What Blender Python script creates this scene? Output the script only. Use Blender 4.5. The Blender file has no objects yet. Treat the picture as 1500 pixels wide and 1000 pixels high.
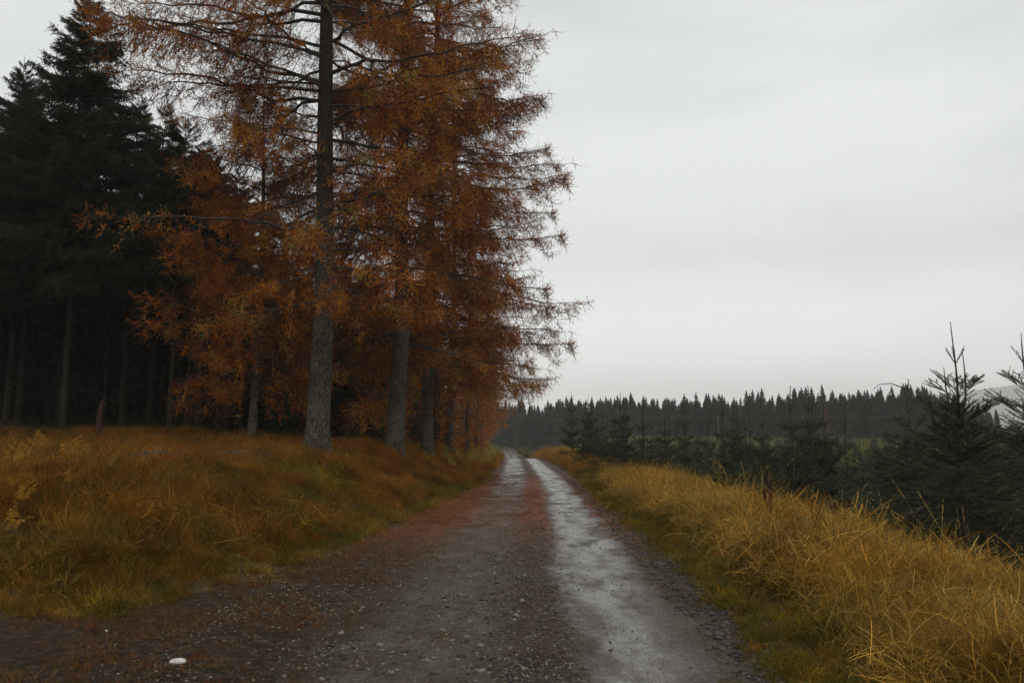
import bpy, math
import numpy as np

# ------------------------------------------------------------------ camera
sc = bpy.context.scene
cam_d = bpy.data.cameras.new("camera"); cam = bpy.data.objects.new("camera", cam_d)
sc.collection.objects.link(cam); sc.camera = cam
cam_d.sensor_width = 36; cam_d.lens = 28
cam_d.clip_start = 0.05; cam_d.clip_end = 9000
cam.location = (0, 0, 1.6)
cam.rotation_euler = (math.radians(90 + 7.2), 0, 0)

# ------------------------------------------------------------------ overcast sky and weak soft sun
SUN_EL, SUN_AZ = math.radians(48), math.radians(150)
w = bpy.data.worlds.new("World"); sc.world = w; w.use_nodes = True
nt = w.node_tree; nt.nodes.clear()
def N(nt, typ, **kw):
    n = nt.nodes.new(typ)
    for k, v in kw.items():
        if k in n.bl_rna.properties and k not in n.inputs: setattr(n, k, v)
        else: n.inputs[k].default_value = v
    return n
out = N(nt, 'ShaderNodeOutputWorld')
sky = N(nt, 'ShaderNodeTexSky', sky_type='NISHITA', sun_disc=False, sun_elevation=SUN_EL, sun_rotation=SUN_AZ)
b1 = N(nt, 'ShaderNodeBackground', Strength=0.08); nt.links.new(sky.outputs[0], b1.inputs[0])
tc = N(nt, 'ShaderNodeTexCoord')
mp = N(nt, 'ShaderNodeMapping'); mp.inputs['Scale'].default_value = (1.0, 1.0, 3.2)
mp.inputs['Location'].default_value = (0.35, 0.1, 0.2)
nt.links.new(tc.outputs['Generated'], mp.inputs[0])
nz = N(nt, 'ShaderNodeTexNoise', Scale=1.3, Detail=6.0, Roughness=0.5); nt.links.new(mp.outputs[0], nz.inputs[0])
cr = N(nt, 'ShaderNodeValToRGB'); nt.links.new(nz.outputs[0], cr.inputs[0])
cr.color_ramp.elements[0].position = 0.36; cr.color_ramp.elements[0].color = (0.64, 0.66, 0.66, 1)
cr.color_ramp.elements[1].position = 0.62; cr.color_ramp.elements[1].color = (0.86, 0.88, 0.875, 1)
sx = N(nt, 'ShaderNodeSeparateXYZ'); nt.links.new(tc.outputs['Generated'], sx.inputs[0])
hr = N(nt, 'ShaderNodeValToRGB'); nt.links.new(sx.outputs[2], hr.inputs[0])     # by elevation: extra brightness added toward the horizon to offset haze dimming
hr.color_ramp.elements[0].position = 0.0; hr.color_ramp.elements[0].color = (1.75, 1.73, 1.70, 1)
hr.color_ramp.elements[1].position = 0.22; hr.color_ramp.elements[1].color = (1.0, 1.0, 1.0, 1)
mx = N(nt, 'ShaderNodeMix', data_type='RGBA', blend_type='MULTIPLY'); mx.inputs[0].default_value = 1
nt.links.new(cr.outputs[0], mx.inputs[6]); nt.links.new(hr.outputs[0], mx.inputs[7])
b2 = N(nt, 'ShaderNodeBackground', Strength=1.10); nt.links.new(mx.outputs[2], b2.inputs[0])
ms = N(nt, 'ShaderNodeMixShader'); ms.inputs[0].default_value = 0.95
nt.links.new(b1.outputs[0], ms.inputs[1]); nt.links.new(b2.outputs[0], ms.inputs[2]); nt.links.new(ms.outputs[0], out.inputs[0])

sd = bpy.data.lights.new("sun", 'SUN'); so = bpy.data.objects.new("sun", sd); sc.collection.objects.link(so)
sd.energy = 0.5; sd.angle = math.radians(30); sd.color = (1, 0.97, 0.92)
so.rotation_euler = (math.radians(90) - SUN_EL, 0, math.pi - SUN_AZ)   # behind the camera, a little to its right

sc.view_settings.view_transform = 'Standard'; sc.view_settings.look = 'None'
sc.view_settings.exposure = 0; sc.view_settings.gamma = 1
cy = sc.cycles
cy.max_bounces = 5; cy.diffuse_bounces = 3; cy.glossy_bounces = 2; cy.transmission_bounces = 2; cy.transparent_max_bounces = 4; cy.volume_bounces = 1
cy.use_denoising = True
try: cy.denoiser = 'OPENIMAGEDENOISE'
except Exception: pass
try: cy.denoising_prefilter = 'NONE'
except Exception: pass
cy.use_adaptive_sampling = True; cy.adaptive_threshold = 0.02

# ------------------------------------------------------------------ maths helpers
R_ = np.random.default_rng
def sm(a, b, t):
    t = np.clip((t - a) / (b - a), 0, 1); return t * t * (3 - 2 * t)
def _h(i, j, s):
    n = (i.astype(np.int64) * 374761393 + j.astype(np.int64) * 668265263 + s * 1442695041) & 0xffffffff
    n = ((n ^ (n >> 13)) * 1274126177) & 0xffffffff
    return ((n ^ (n >> 16)) & 0xffff) / 65535.0
def vn(x, y, s=0):
    x = np.asarray(x, float); y = np.asarray(y, float)
    i = np.floor(x); j = np.floor(y); fx = x - i; fy = y - j
    fx = fx * fx * (3 - 2 * fx); fy = fy * fy * (3 - 2 * fy)
    return ((_h(i, j, s) * (1 - fx) + _h(i + 1, j, s) * fx) * (1 - fy) + (_h(i, j + 1, s) * (1 - fx) + _h(i + 1, j + 1, s) * fx) * fy)
def fbm(x, y, s=0, o=4):
    r = 0; a = 0.5; f = 1
    for k in range(o): r = r + a * (vn(np.asarray(x) * f, np.asarray(y) * f, s + k) - 0.5) * 2; a *= 0.5; f *= 2.03
    return r
_T = np.arange(-60, 700.)
def table(ys, vs, k=5):
    t = np.interp(_T, ys, vs); ker = np.hanning(2 * k + 3)[1:-1]; ker /= ker.sum()
    return np.convolve(np.pad(t, k, mode='edge'), ker, 'valid')
_cx = table([-60, 9, 17, 36, 85, 120, 190, 240, 290, 340, 400], [.1, .12, .42, .85, 1.0, .45, -.4, -1.0, -3.2, -9, -20])
_el = np.interp(_T, [-60, 5, 8.4, 9.5, 11.5, 21.5, 29, 58, 85, 120, 190, 240, 290, 340, 400], [-4.6, -4.2, -3.5, -3.0, -2.5, -1.85, -1.3, -.75, -.95, -1.6, -2.6, -3.3, -5.5, -11.3, -22.5])
_er = np.interp(_T, [-60, 5, 9.2, 14, 21, 36, 85, 120, 190, 240, 290, 340, 400], [1.7, 1.72, 2.06, 2.2, 2.35, 2.9, 3.0, 2.5, 1.7, 1.1, -1.1, -6.9, -18])
_zr = table([-60, 66, 85, 100, 130, 160, 190, 240, 280, 300, 340, 500], [0, 0, -.06, -.6, -2.0, -2.1, -1.55, -.2, .75, .9, .5, 0], 9)
cxf = lambda y: np.interp(y, _T, _cx); elf = lambda y: np.interp(y, _T, _el); erf = lambda y: np.interp(y, _T, _er)
def dleft(x, y):       # metres up the bank from the edge of the dirt, negative on the road
    wob = 0.28 * fbm(np.asarray(x) * .6, np.asarray(y) * .6, 5)
    return np.minimum(elf(y) - x, (y - 7.55) * .95) + wob
def dright(x, y): return x - erf(y) + 0.2 * fbm(np.asarray(x) * .7, np.asarray(y) * .7, 9)
def Hs(x, y):
    x = np.asarray(x, float); y = np.asarray(y, float)
    dl = dleft(x, y); dr = dright(x, y)
    z = np.interp(y, _T, _zr) * np.exp(-np.abs(x - cxf(y)) / 30)
    A = np.interp(y, [0, 16, 24, 30, 60, 100, 300], [1.0, 1.05, 1.17, 1.4, 1.1, .9, .5])
    z = z + A * sm(0, 3.8, dl) + np.clip(dl - 3.8, 0, 60) * np.interp(y, [0, 18, 28], [.03, .035, .055])
    z = z + 0.26 * sm(0, 1.3, dr) - 1.2 * sm(2.1, 5.0, dr)
    F = 2.9 * sm(45, 190, y) * sm(4, 16, dr)
    z = z + F
    bump = (0.19 * fbm(x * .9, y * .9, 21) + .07 * fbm(x * 2.6, y * 2.6, 22, 2)) * sm(0, 1.0, np.maximum(dl, dr)) + 0.35 * fbm(x * .12, y * .12, 33) * sm(2, 10, np.maximum(dl, dr))
    hill = 720 * np.exp(-((x - 2750) / 1130.) ** 2) * sm(1300, 2500, y)
    hill = 212 * np.tanh(hill / 212) * (1 + .05 * fbm(x * .004, y * .004, 70))
    far = sm(300, 500, np.hypot(x, y))
    return (z + bump) * (1 - far) + 1.0 * far + hill
def road_rel(x, y):
    lat = x - cxf(y)
    g = lambda c, ww: np.exp(-((lat - c) / ww) ** 2)
    return -0.035 * g(.87, .42) - .03 * g(-.85, .5) + .02 * g(0, .3) + 0.012 * fbm(x * 2, y * 1.2, 41) + 0.008 * fbm(x * 7, y * 7, 42, 3) + .02 * fbm(x * .35, y * .5, 43, 2)
def H(x, y):
    ins = sm(.05, -.25, np.maximum(dleft(x, y), dright(x, y))) * (np.asarray(y) < 395)
    return Hs(x, y) + ins * road_rel(x, y)

def link(o, parent=None):
    sc.collection.objects.link(o)
    if parent is not None: o.parent = parent
    return o
def tag(o, label=None, cat=None, group=None, kind=None):
    if label: o['label'] = label
    if cat: o['category'] = cat
    if group: o['group'] = group
    if kind: o['kind'] = kind
    return o
def empty(name, loc, rz=0):
    o = bpy.data.objects.new(name, None); o.location = [float(a) for a in loc]; o.rotation_euler = (0, 0, rz); o.empty_display_size = .1
    return link(o)
class Acc:      # quads take material slot 0, triangles slot 1
    def __init__(s): s.V = []; s.Q = []; s.T = []; s.A = []; s.n = 0
    def add(s, V, Q=None, T=None, a=0.5):
        V = np.asarray(V, float).reshape(-1, 3)
        s.V.append(V); s.A.append(np.broadcast_to(np.asarray(a, float), (len(V),)))
        if Q is not None and len(Q): s.Q.append(np.asarray(Q, np.int64) + s.n)
        if T is not None and len(T): s.T.append(np.asarray(T, np.int64) + s.n)
        s.n += len(V)
    def get(s):
        c = lambda L, k: np.concatenate(L) if L else np.zeros((0, k), np.int64)
        return np.concatenate(s.V), c(s.Q, 4), c(s.T, 3), np.concatenate(s.A)
    def mesh(s, name, mats, smooth=False):
        V, Q, T, A = s.get(); me = bpy.data.meshes.new(name)
        me.vertices.add(len(V)); me.vertices.foreach_set('co', V.astype(np.float32).ravel())
        me.loops.add(Q.size + T.size); me.loops.foreach_set('vertex_index', np.concatenate([Q.ravel(), T.ravel()]).astype(np.int32))
        st = np.concatenate([np.arange(len(Q)) * 4, Q.size + np.arange(len(T)) * 3]).astype(np.int32)
        me.polygons.add(len(Q) + len(T)); me.polygons.foreach_set('loop_start', st)
        if len(mats) > 1: me.polygons.foreach_set('material_index', np.concatenate([np.zeros(len(Q)), np.ones(len(T))]).astype(np.int32))
        if smooth: me.polygons.foreach_set('use_smooth', np.ones(len(Q) + len(T), bool))
        at = me.attributes.new('v', 'FLOAT', 'POINT'); at.data.foreach_set('value', A.astype(np.float32))
        for m in mats: me.materials.append(m)
        me.update(calc_edges=True); return me
    def obj(s, name, mats, parent=None, smooth=False):
        return link(bpy.data.objects.new(name, s.mesh(name, mats, smooth)), parent)
def nrm(v): return v / (np.linalg.norm(v, axis=-1, keepdims=True) + 1e-9)
def tubes(acc, P, Rd, S=3, a=0.5, cap=False):
    P = np.asarray(P, float); Rd = np.asarray(Rd, float)
    if P.ndim == 2: P = P[None]; Rd = Rd[None]
    M, K, _ = P.shape
    Tn = nrm(np.gradient(P, axis=1)); ref = np.where(np.abs(Tn[:, :, 2:3]) > .85, np.array([1., 0, 0]), np.array([0., 0, 1.]))
    if K > 3: ref = np.broadcast_to(ref[:, :1], Tn.shape)
    U = nrm(np.cross(Tn, ref)); W = np.cross(Tn, U)
    th = np.arange(S) / S * 2 * np.pi
    ring = U[:, :, None] * np.cos(th)[None, None, :, None] + W[:, :, None] * np.sin(th)[None, None, :, None]
    V = P[:, :, None] + ring * Rd[:, :, None, None]
    m, k, s = np.meshgrid(np.arange(M), np.arange(K - 1), np.arange(S), indexing='ij')
    b = m * K * S + k * S; s2 = (s + 1) % S
    Q = np.stack([b + s, b + s2, b + S + s2, b + S + s], -1).reshape(-1, 4)
    av = np.repeat(np.broadcast_to(a, (M,)), K * S) if np.ndim(a) else a
    acc.add(V.reshape(-1, 3), Q, None, av)
def needles(acc, rng, P0, D, L, n, nl, nw, spread, v, lo=0., flat=0.):
    M = len(P0)
    if M == 0: return
    t = rng.uniform(lo, 1, (M, n, 1)); base = P0[:, None] + D[:, None] * t * np.reshape(L, (-1, 1, 1))
    ref = np.where(np.abs(D[:, 2:3]) > .85, np.array([1., 0, 0]), np.array([0., 0, 1.]))
    U = nrm(np.cross(D, ref)); W = np.cross(D, U); ph = rng.uniform(0, 2 * np.pi, (M, n, 1))
    an = spread * rng.uniform(.6, 1.2, (M, n, 1))
    rad = U[:, None] * np.cos(ph) + W[:, None] * np.sin(ph) * (1 - flat)
    d = nrm(D[:, None] * np.cos(an) + rad * np.sin(an))
    sd_ = nrm(np.cross(d, rng.normal(size=(M, n, 3)))) * nw / 2
    ll = nl * rng.uniform(.7, 1.2, (M, n, 1))
    V = np.stack([base - sd_, base + sd_, base + d * ll], 2)
    vv = np.clip(np.reshape(np.broadcast_to(v, (M,)), (M, 1, 1)) + rng.uniform(-.08, .08, (M, n, 1)) + np.zeros((1, 1, 3)), 0, 1)
    acc.add(V.reshape(-1, 3), None, np.arange(M * n * 3).reshape(-1, 3), vv.ravel())
def place(acc, proto, pos, az, pitch, s, dv=0., roll=0.):
    V, Q, T, A = proto
    ca, sa = math.cos(az), math.sin(az); cp, sp = math.cos(pitch), math.sin(pitch); cr_, sr = math.cos(roll), math.sin(roll)
    Rx = np.array([[1, 0, 0], [0, cr_, -sr], [0, sr, cr_]])
    Ry = np.array([[cp, 0, -sp], [0, 1, 0], [sp, 0, cp]]); Rz = np.array([[ca, -sa, 0], [sa, ca, 0], [0, 0, 1]])
    acc.add((V * s) @ (Rz @ Ry @ Rx).T + pos, Q, T, np.clip(A + dv, 0, 1))

# ------------------------------------------------------------------ materials
def mat(name):
    m = bpy.data.materials.new(name); m.use_nodes = True; t = m.node_tree; t.nodes.clear()
    o = N(t, 'ShaderNodeOutputMaterial'); p = N(t, 'ShaderNodeBsdfPrincipled'); t.links.new(p.outputs[0], o.inputs[0])
    return m, t, p, o
def ramp(t, src, stops):
    r = N(t, 'ShaderNodeValToRGB'); t.links.new(src, r.inputs[0]); e = r.color_ramp.elements
    while len(e) < len(stops): e.new(0.5)
    for k, (p, c) in enumerate(stops):
        e[k].position = p; e[k].color = (c, c, c, 1) if np.isscalar(c) else (*c, 1)
    return r.outputs[0]
def noise(t, vec, scale, detail=4., rough=.55, dist=0.):
    n = N(t, 'ShaderNodeTexNoise', Scale=scale, Detail=detail, Roughness=rough, Distortion=dist)
    if vec is not None: t.links.new(vec, n.inputs['Vector'])
    return n.outputs[0]
def pos(t): return N(t, 'ShaderNodeNewGeometry').outputs['Position']
def objco(t): return N(t, 'ShaderNodeTexCoord').outputs['Object']
def attr(t, name, typ='GEOMETRY'): return N(t, 'ShaderNodeAttribute', attribute_name=name, attribute_type=typ)
def mixc(t, f, a, b, mode='MIX'):
    m = N(t, 'ShaderNodeMix', data_type='RGBA', blend_type=mode)
    for s, i in ((f, 0), (a, 6), (b, 7)):
        if isinstance(s, bpy.types.NodeSocket): t.links.new(s, m.inputs[i])
        elif i == 0: m.inputs[0].default_value = s
        else: m.inputs[i].default_value = (*s, 1)
    return m.outputs[2]
def mth(t, op, a, b=0., c=0., clamp=False):
    m = N(t, 'ShaderNodeMath', operation=op, use_clamp=clamp)
    for s, i in ((a, 0), (b, 1), (c, 2)):
        if isinstance(s, bpy.types.NodeSocket): t.links.new(s, m.inputs[i])
        else: m.inputs[i].default_value = s
    return m.outputs[0]
def scl(t, vec, s):
    m = N(t, 'ShaderNodeMapping'); m.inputs['Scale'].default_value = s; t.links.new(vec, m.inputs[0]); return m.outputs[0]
def bump(t, p, h, st=.5, d=.02):
    b = N(t, 'ShaderNodeBump', Strength=st, Distance=d); t.links.new(h, b.inputs['Height']); t.links.new(b.outputs[0], p.inputs['Normal'])

def leaf_mat(name, stops, rough=.6, trans=.25, inst=False, obj_var=0.25, spec=.08):
    m, t, p, o = mat(name)
    c = ramp(t, attr(t, 'v').outputs['Fac'], stops)
    if inst:
        c = mixc(t, 1., c, attr(t, 'tint', 'INSTANCER').outputs['Color'], 'MULTIPLY')
    else:
        rnd = N(t, 'ShaderNodeObjectInfo').outputs['Random']
        nn = noise(t, pos(t), .9, 2.)
        f = mth(t, 'ADD', mth(t, 'MULTIPLY', nn, .9), mth(t, 'MULTIPLY', rnd, obj_var)); f = mth(t, 'ADD', f, .55 - obj_var / 2)
        hs = N(t, 'ShaderNodeHueSaturation'); t.links.new(f, hs.inputs['Value']); t.links.new(c, hs.inputs['Color']); c = hs.outputs[0]
    t.links.new(c, p.inputs['Base Color']); p.inputs['Roughness'].default_value = rough; p.inputs['Specular IOR Level'].default_value = spec
    if trans > 0:
        tr = N(t, 'ShaderNodeBsdfTranslucent'); t.links.new(c, tr.inputs[0]); mx = N(t, 'ShaderNodeMixShader'); mx.inputs[0].default_value = trans
        t.links.new(p.outputs[0], mx.inputs[1]); t.links.new(tr.outputs[0], mx.inputs[2]); t.links.new(mx.outputs[0], o.inputs[0])
    return m
def bark_mat(name, dark, light, lich=(.11, .115, .075), zs=.22, sc_=14., rough=.85, upper=None):
    m, t, p, o = mat(name); co = objco(t)
    v = scl(t, co, (1, 1, zs)); n1 = noise(t, v, sc_, 6., .65, .6); vo = N(t, 'ShaderNodeTexVoronoi', feature='DISTANCE_TO_EDGE', Scale=sc_ * .9)
    t.links.new(scl(t, co, (1, 1, zs * .8)), vo.inputs['Vector']); ed = ramp(t, vo.outputs['Distance'], [(0, 0.), (.12, 1.)])
    h = mth(t, 'ADD', mth(t, 'MULTIPLY', ed, .55), mth(t, 'MULTIPLY', n1, .8))
    c = ramp(t, h, [(.25, dark), (.62, tuple((a + b) / 2 for a, b in zip(dark, light))), (1., light)])
    c = mixc(t, ramp(t, noise(t, co, 5., 4., .7), [(.52, 0.), (.7, .7)]), c, lich)
    c = mixc(t, ramp(t, noise(t, scl(t, co, (1, 1, .6)), 7., 3., .7), [(.58, 0.), (.72, .75)]), c, tuple(a * .5 for a in dark))
    c = mixc(t, ramp(t, noise(t, co, 1.1, 3., .6), [(.42, 0.), (.62, .55)]), c, tuple(a * .9 for a in dark))
    if upper:      # upper stem browner, its backlit shade painted in; grey plates low on the trunk
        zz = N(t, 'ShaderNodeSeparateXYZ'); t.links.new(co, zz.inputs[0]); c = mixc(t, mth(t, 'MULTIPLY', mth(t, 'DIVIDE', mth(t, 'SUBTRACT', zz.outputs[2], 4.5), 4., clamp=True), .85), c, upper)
    t.links.new(c, p.inputs['Base Color']); p.inputs['Roughness'].default_value = rough; p.inputs['Specular IOR Level'].default_value = .15; bump(t, p, h, 1., .06)
    return m
def plain(name, col, rough=.7, var=.3, sc_=8.):
    m, t, p, o = mat(name); n = noise(t, objco(t), sc_, 4.)
    t.links.new(ramp(t, n, [(.3, tuple(a * (1 - var) for a in col)), (.7, tuple(a * (1 + var) for a in col))]), p.inputs['Base Color'])
    p.inputs['Roughness'].default_value = rough; bump(t, p, n, .4, .01); return m
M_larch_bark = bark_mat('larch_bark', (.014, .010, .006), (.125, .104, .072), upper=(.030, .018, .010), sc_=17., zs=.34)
M_spruce_bark = bark_mat('spruce_bark', (.008, .006, .004), (.055, .047, .030), lich=(.05, .05, .028), zs=.5, sc_=20)
M_twig = plain('larch_twig', (.026, .017, .010))
M_stwig = plain('spruce_twig', (.045, .035, .022))
M_lneedle = leaf_mat('larch_needles', [(0., (.09, .024, .005)), (.35, (.34, .088, .008)), (.65, (.60, .19, .012)), (.9, (.74, .34, .025)), (1., (.36, .30, .07))], trans=.3)
M_sneedle = leaf_mat('spruce_needles', [(0., (.012, .017, .007)), (.5, (.026, .037, .014)), (1., (.055, .07, .026))], trans=.1)
M_yneedle = leaf_mat('young_spruce_needles', [(0., (.014, .020, .009)), (.5, (.040, .055, .025)), (1., (.13, .155, .085))], trans=.1)
M_fneedle = leaf_mat('far_spruce_needles', [(0., (.018, .026, .014)), (.5, (.032, .045, .022)), (1., (.055, .07, .03))], trans=.1, obj_var=.4)
M_dead = bark_mat('dead_wood', (.05, .042, .03), (.24, .22, .17), lich=(.22, .24, .15), sc_=30.)
M_rot = bark_mat('rotten_wood', (.03, .015, .008), (.11, .06, .035), lich=(.08, .06, .03), sc_=30.)

# ------------------------------------------------------------------ ground and road
def grid(xs, ys, zf):
    X, Y = np.meshgrid(xs, ys); Z = zf(X, Y); nx, ny = len(xs), len(ys)
    i, j = np.meshgrid(np.arange(nx - 1), np.arange(ny - 1)); b = j * nx + i
    return np.stack([X, Y, Z], -1).reshape(-1, 3), np.stack([b, b + 1, b + nx + 1, b + nx], -1).reshape(-1, 4)
def graded(a, b, step, lim, g):
    r = list(np.arange(a, b + 1e-6, step)); s = step; x = r[-1]
    while x < lim: s *= g; x += s; r.append(min(x, lim))
    l = []; s = step; x = a
    return r
rx = graded(0, 9, .12, 3400, 1.06); lx = [-a for a in graded(0, 14, .14, 3400, 1.07)][::-1]
gx = np.array(lx[:-1] + rx); gy = np.array([-a for a in graded(0, 2, .8, 400, 1.3)][::-1][:-1] + graded(0, 30, .14, 3400, 1.022))
def zg(x, y):
    ins = np.maximum(dleft(x, y), dright(x, y))
    return H(x, y) - .07 * sm(0.02, -.22, ins) * (y < 395) * (y > -30)
V, Q = grid(gx, gy, zg); a = Acc(); a.add(V, Q)
m, t, p, o = mat('ground_soil'); P = pos(t)
c = ramp(t, noise(t, P, 1.1, 6., .65), [(.3, (.022, .016, .010)), (.5, (.055, .034, .016)), (.62, (.06, .052, .016)), (.75, (.035, .045, .014))])
c2 = ramp(t, noise(t, P, 22., 4., .7), [(.3, .45), (.7, 1.5)])
c = mixc(t, 1., c, c2, 'MULTIPLY')
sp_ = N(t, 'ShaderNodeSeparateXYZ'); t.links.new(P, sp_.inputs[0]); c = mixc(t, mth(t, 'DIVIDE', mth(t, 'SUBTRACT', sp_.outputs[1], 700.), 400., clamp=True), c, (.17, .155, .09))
t.links.new(c, p.inputs['Base Color']); p.inputs['Roughness'].default_value = .85; bump(t, p, noise(t, P, 14., 6., .7), .8, .04)
tag(a.obj('ground', [m], smooth=True), 'brown earth and low vegetation of banks and field', kind='structure')

# road sheet in its own lateral coordinates
ys = [-25]; s = 1.2
while ys[-1] < 394:
    y = ys[-1]; s = .9 if y < 3 else max(.035, .007 * y); ys.append(y + s)
ys = np.array(ys); NU = 190
lo = np.interp(ys, [-25, 7.5, 9.5, 12, 400], [-9.5, -9.5, -9.5, -5, -25]); lo = np.where(ys > 12, elf(ys) - .9, np.interp(ys, [-25, 9.2, 12], [-9.5, -9.5, -3.4])); hi = erf(ys) + .6
u = np.linspace(0, 1, NU)
X = lo[:, None] + (hi - lo)[:, None] * u[None]; Y = np.repeat(ys[:, None], NU, 1)
Z = Hs(X, Y) + road_rel(X, Y) + .006 - .30 * sm(.04, .5, np.maximum(dleft(X, Y), dright(X, Y)))
ed = np.minimum(u, 1 - u)[None] * (hi - lo)[:, None]
near = sm(30, 8, Y)
Z = Z + near * sm(0, .3, ed) * (.006 * np.abs(fbm(X * 18, Y * 18, 51, 2)) + .004 * fbm(X * 45, Y * 45, 52, 2)) * (1 - .75 * np.exp(-((X - cxf(Y) - .87) / .45) ** 2))
b_ = np.arange(len(ys) - 1)[:, None] * NU + np.arange(NU - 1)[None]
Q = np.stack([b_, b_ + 1, b_ + NU + 1, b_ + NU], -1).reshape(-1, 4)
a = Acc(); a.add(np.stack([X, Y, Z], -1).reshape(-1, 3), Q, None, (X - cxf(Y)).ravel())
m, t, p, o = mat('wet_gravel_track'); P = pos(t); lat0 = attr(t, 'v').outputs['Fac']
sy = N(t, 'ShaderNodeSeparateXYZ'); t.links.new(P, sy.inputs[0]); yy = sy.outputs[1]
wob = mth(t, 'MULTIPLY', mth(t, 'SUBTRACT', noise(t, scl(t, P, (.8, .35, 1)), 1.6, 5., .6), .5), .9)
wob2 = mth(t, 'MULTIPLY', mth(t, 'SUBTRACT', noise(t, P, 9., 5., .75), .5), .40)
lat = mth(t, 'ADD', lat0, mth(t, 'ADD', wob, wob2))
def band(c_, hw, soft):      # 1 inside a wheel track
    d = mth(t, 'ABSOLUTE', mth(t, 'SUBTRACT', lat, c_)); return mth(t, 'SUBTRACT', 1., mth(t, 'DIVIDE', mth(t, 'SUBTRACT', d, hw - soft), 2 * soft), clamp=True)
fr = mth(t, 'DIVIDE', mth(t, 'SUBTRACT', yy, 16.), 16., clamp=True)           # the other wheel track holds water farther on
rt = band(.90, .47, .16); ltk = band(-.78, .55, .16)
fine = noise(t, P, 48., 5., .8); med = noise(t, P, 9., 5., .7); big = noise(t, P, 1.3, 4., .6)
vo = N(t, 'ShaderNodeTexVoronoi', feature='F1', Scale=46.); t.links.new(P, vo.inputs['Vector'])
vo2 = N(t, 'ShaderNodeTexVoronoi', feature='F1', Scale=17.); t.links.new(scl(t, P, (1, .7, 1)), vo2.inputs['Vector'])
grav = ramp(t, fine, [(.38, (.012, .008, .004)), (.5, (.058, .043, .023)), (.62, (.24, .19, .115))])
stone = ramp(t, vo.outputs['Color'], [(0., (.018, .014, .009)), (.6, (.07, .055, .035)), (.9, (.14, .115, .075)), (1., (.42, .38, .29))])
grav = mixc(t, .55, grav, stone)
soil = ramp(t, med, [(.38, (.007, .0048, .003)), (.5, (.020, .0135, .007)), (.62, (.066, .044, .024))])
base = mixc(t, ramp(t, big, [(.40, .0), (.62, .55)]), grav, soil)
tracks = mth(t, 'MAXIMUM', rt, ltk)
side = mth(t, 'SUBTRACT', 1., tracks)
shoul = mth(t, 'MULTIPLY', mth(t, 'SUBTRACT', mth(t, 'ABSOLUTE', lat), 1.35), 1.6, clamp=True)
base = mixc(t, mth(t, 'MAXIMUM', mth(t, 'MULTIPLY', side, .35), mth(t, 'MULTIPLY', shoul, .9)), base, soil)
# pale worn stones pressed into the near wheel track
worn = mth(t, 'MULTIPLY', ltk, ramp(t, mth(t, 'ADD', vo2.outputs['Distance'], mth(t, 'MULTIPLY', fine, .5)), [(.34, 1.), (.42, 0.)]))
worn = mth(t, 'MULTIPLY', worn, ramp(t, noise(t, scl(t, P, (1, .6, 1)), 3.0, 4., .6), [(.47, 0.), (.62, .6)]))
base = mixc(t, worn, base, (.22, .205, .15))
base = mixc(t, mth(t, 'MULTIPLY', ltk, .35), base, (.085, .08, .055))
# rust-red needle litter
lit_n = ramp(t, mth(t, 'ADD', mth(t, 'MULTIPLY', noise(t, P, 3.2, 6., .75), .55), mth(t, 'MULTIPLY', noise(t, P, 70., 3., .8), .45)), [(.42, 0.), (.54, 1.)])
yl = ramp(t, mth(t, 'DIVIDE', yy, 60.), [(0.08, .03), (.18, .12), (.29, .95), (.52, 1.), (.75, .3), (1., .2)])
litm = mth(t, 'MULTIPLY', mth(t, 'MULTIPLY', lit_n, yl), mth(t, 'SUBTRACT', 1., mth(t, 'MULTIPLY', rt, .96)))
litm = mth(t, 'MULTIPLY', litm, mth(t, 'SUBTRACT', 1., mth(t, 'MULTIPLY', ltk, .55)))
base = mixc(t, litm, base, mixc(t, fine, (.16, .036, .010), (.40, .12, .032)))
cg = mth(t, 'MULTIPLY', mth(t, 'DIVIDE', mth(t, 'SUBTRACT', yy, 100.), 30., clamp=True), mth(t, 'SUBTRACT', 1., mth(t, 'MULTIPLY', mth(t, 'ABSOLUTE', lat0), 2.2), clamp=True))
base = mixc(t, cg, base, (.09, .08, .02))
# wet clay of the watered track
wetc = ramp(t, fine, [(.38, (.030, .024, .019)), (.62, (.14, .115, .095))])
pud_n = noise(t, scl(t, P, (1, .45, 1)), 2.2, 5., .62)
dull = mth(t, 'MULTIPLY', mth(t, 'MULTIPLY', mth(t, 'SUBTRACT', lat, .98), 4., clamp=True), mth(t, 'MULTIPLY', mth(t, 'SUBTRACT', 12., yy), .22, clamp=True))
rt_w = mth(t, 'MULTIPLY', rt, mth(t, 'SUBTRACT', 1., mth(t, 'MULTIPLY', dull, .72)))
wet = mth(t, 'MULTIPLY', rt_w, ramp(t, pud_n, [(.38, .22), (.50, .85), (.56, 1.)]))
wl = mth(t, 'MULTIPLY', mth(t, 'MULTIPLY', ltk, fr), ramp(t, noise(t, scl(t, P, (.5, .8, 1)), 1.0, 4., .6), [(.40, 0.), (.55, 1.)]))
wet = mth(t, 'MAXIMUM', wet, wl)
wet = mth(t, 'MAXIMUM', wet, mth(t, 'MULTIPLY', ltk, ramp(t, noise(t, scl(t, P, (1, .5, 1)), 2.6, 4., .6), [(.45, .10), (.65, .45)])))
base = mixc(t, mth(t, 'MULTIPLY', rt, .8), base, ramp(t, fine, [(.38, (.030, .026, .020)), (.5, (.085, .072, .055)), (.62, (.20, .175, .14))]))
base = mixc(t, mth(t, 'MULTIPLY', wet, .7), base, wetc)
t.links.new(base, p.inputs['Base Color'])
rough = mth(t, 'SUBTRACT', .60, mth(t, 'MULTIPLY', wet, .43)); t.links.new(rough, p.inputs['Roughness'])
t.links.new(mth(t, 'ADD', .12, mth(t, 'MULTIPLY', wet, .78)), p.inputs['Specular IOR Level'])
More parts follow.
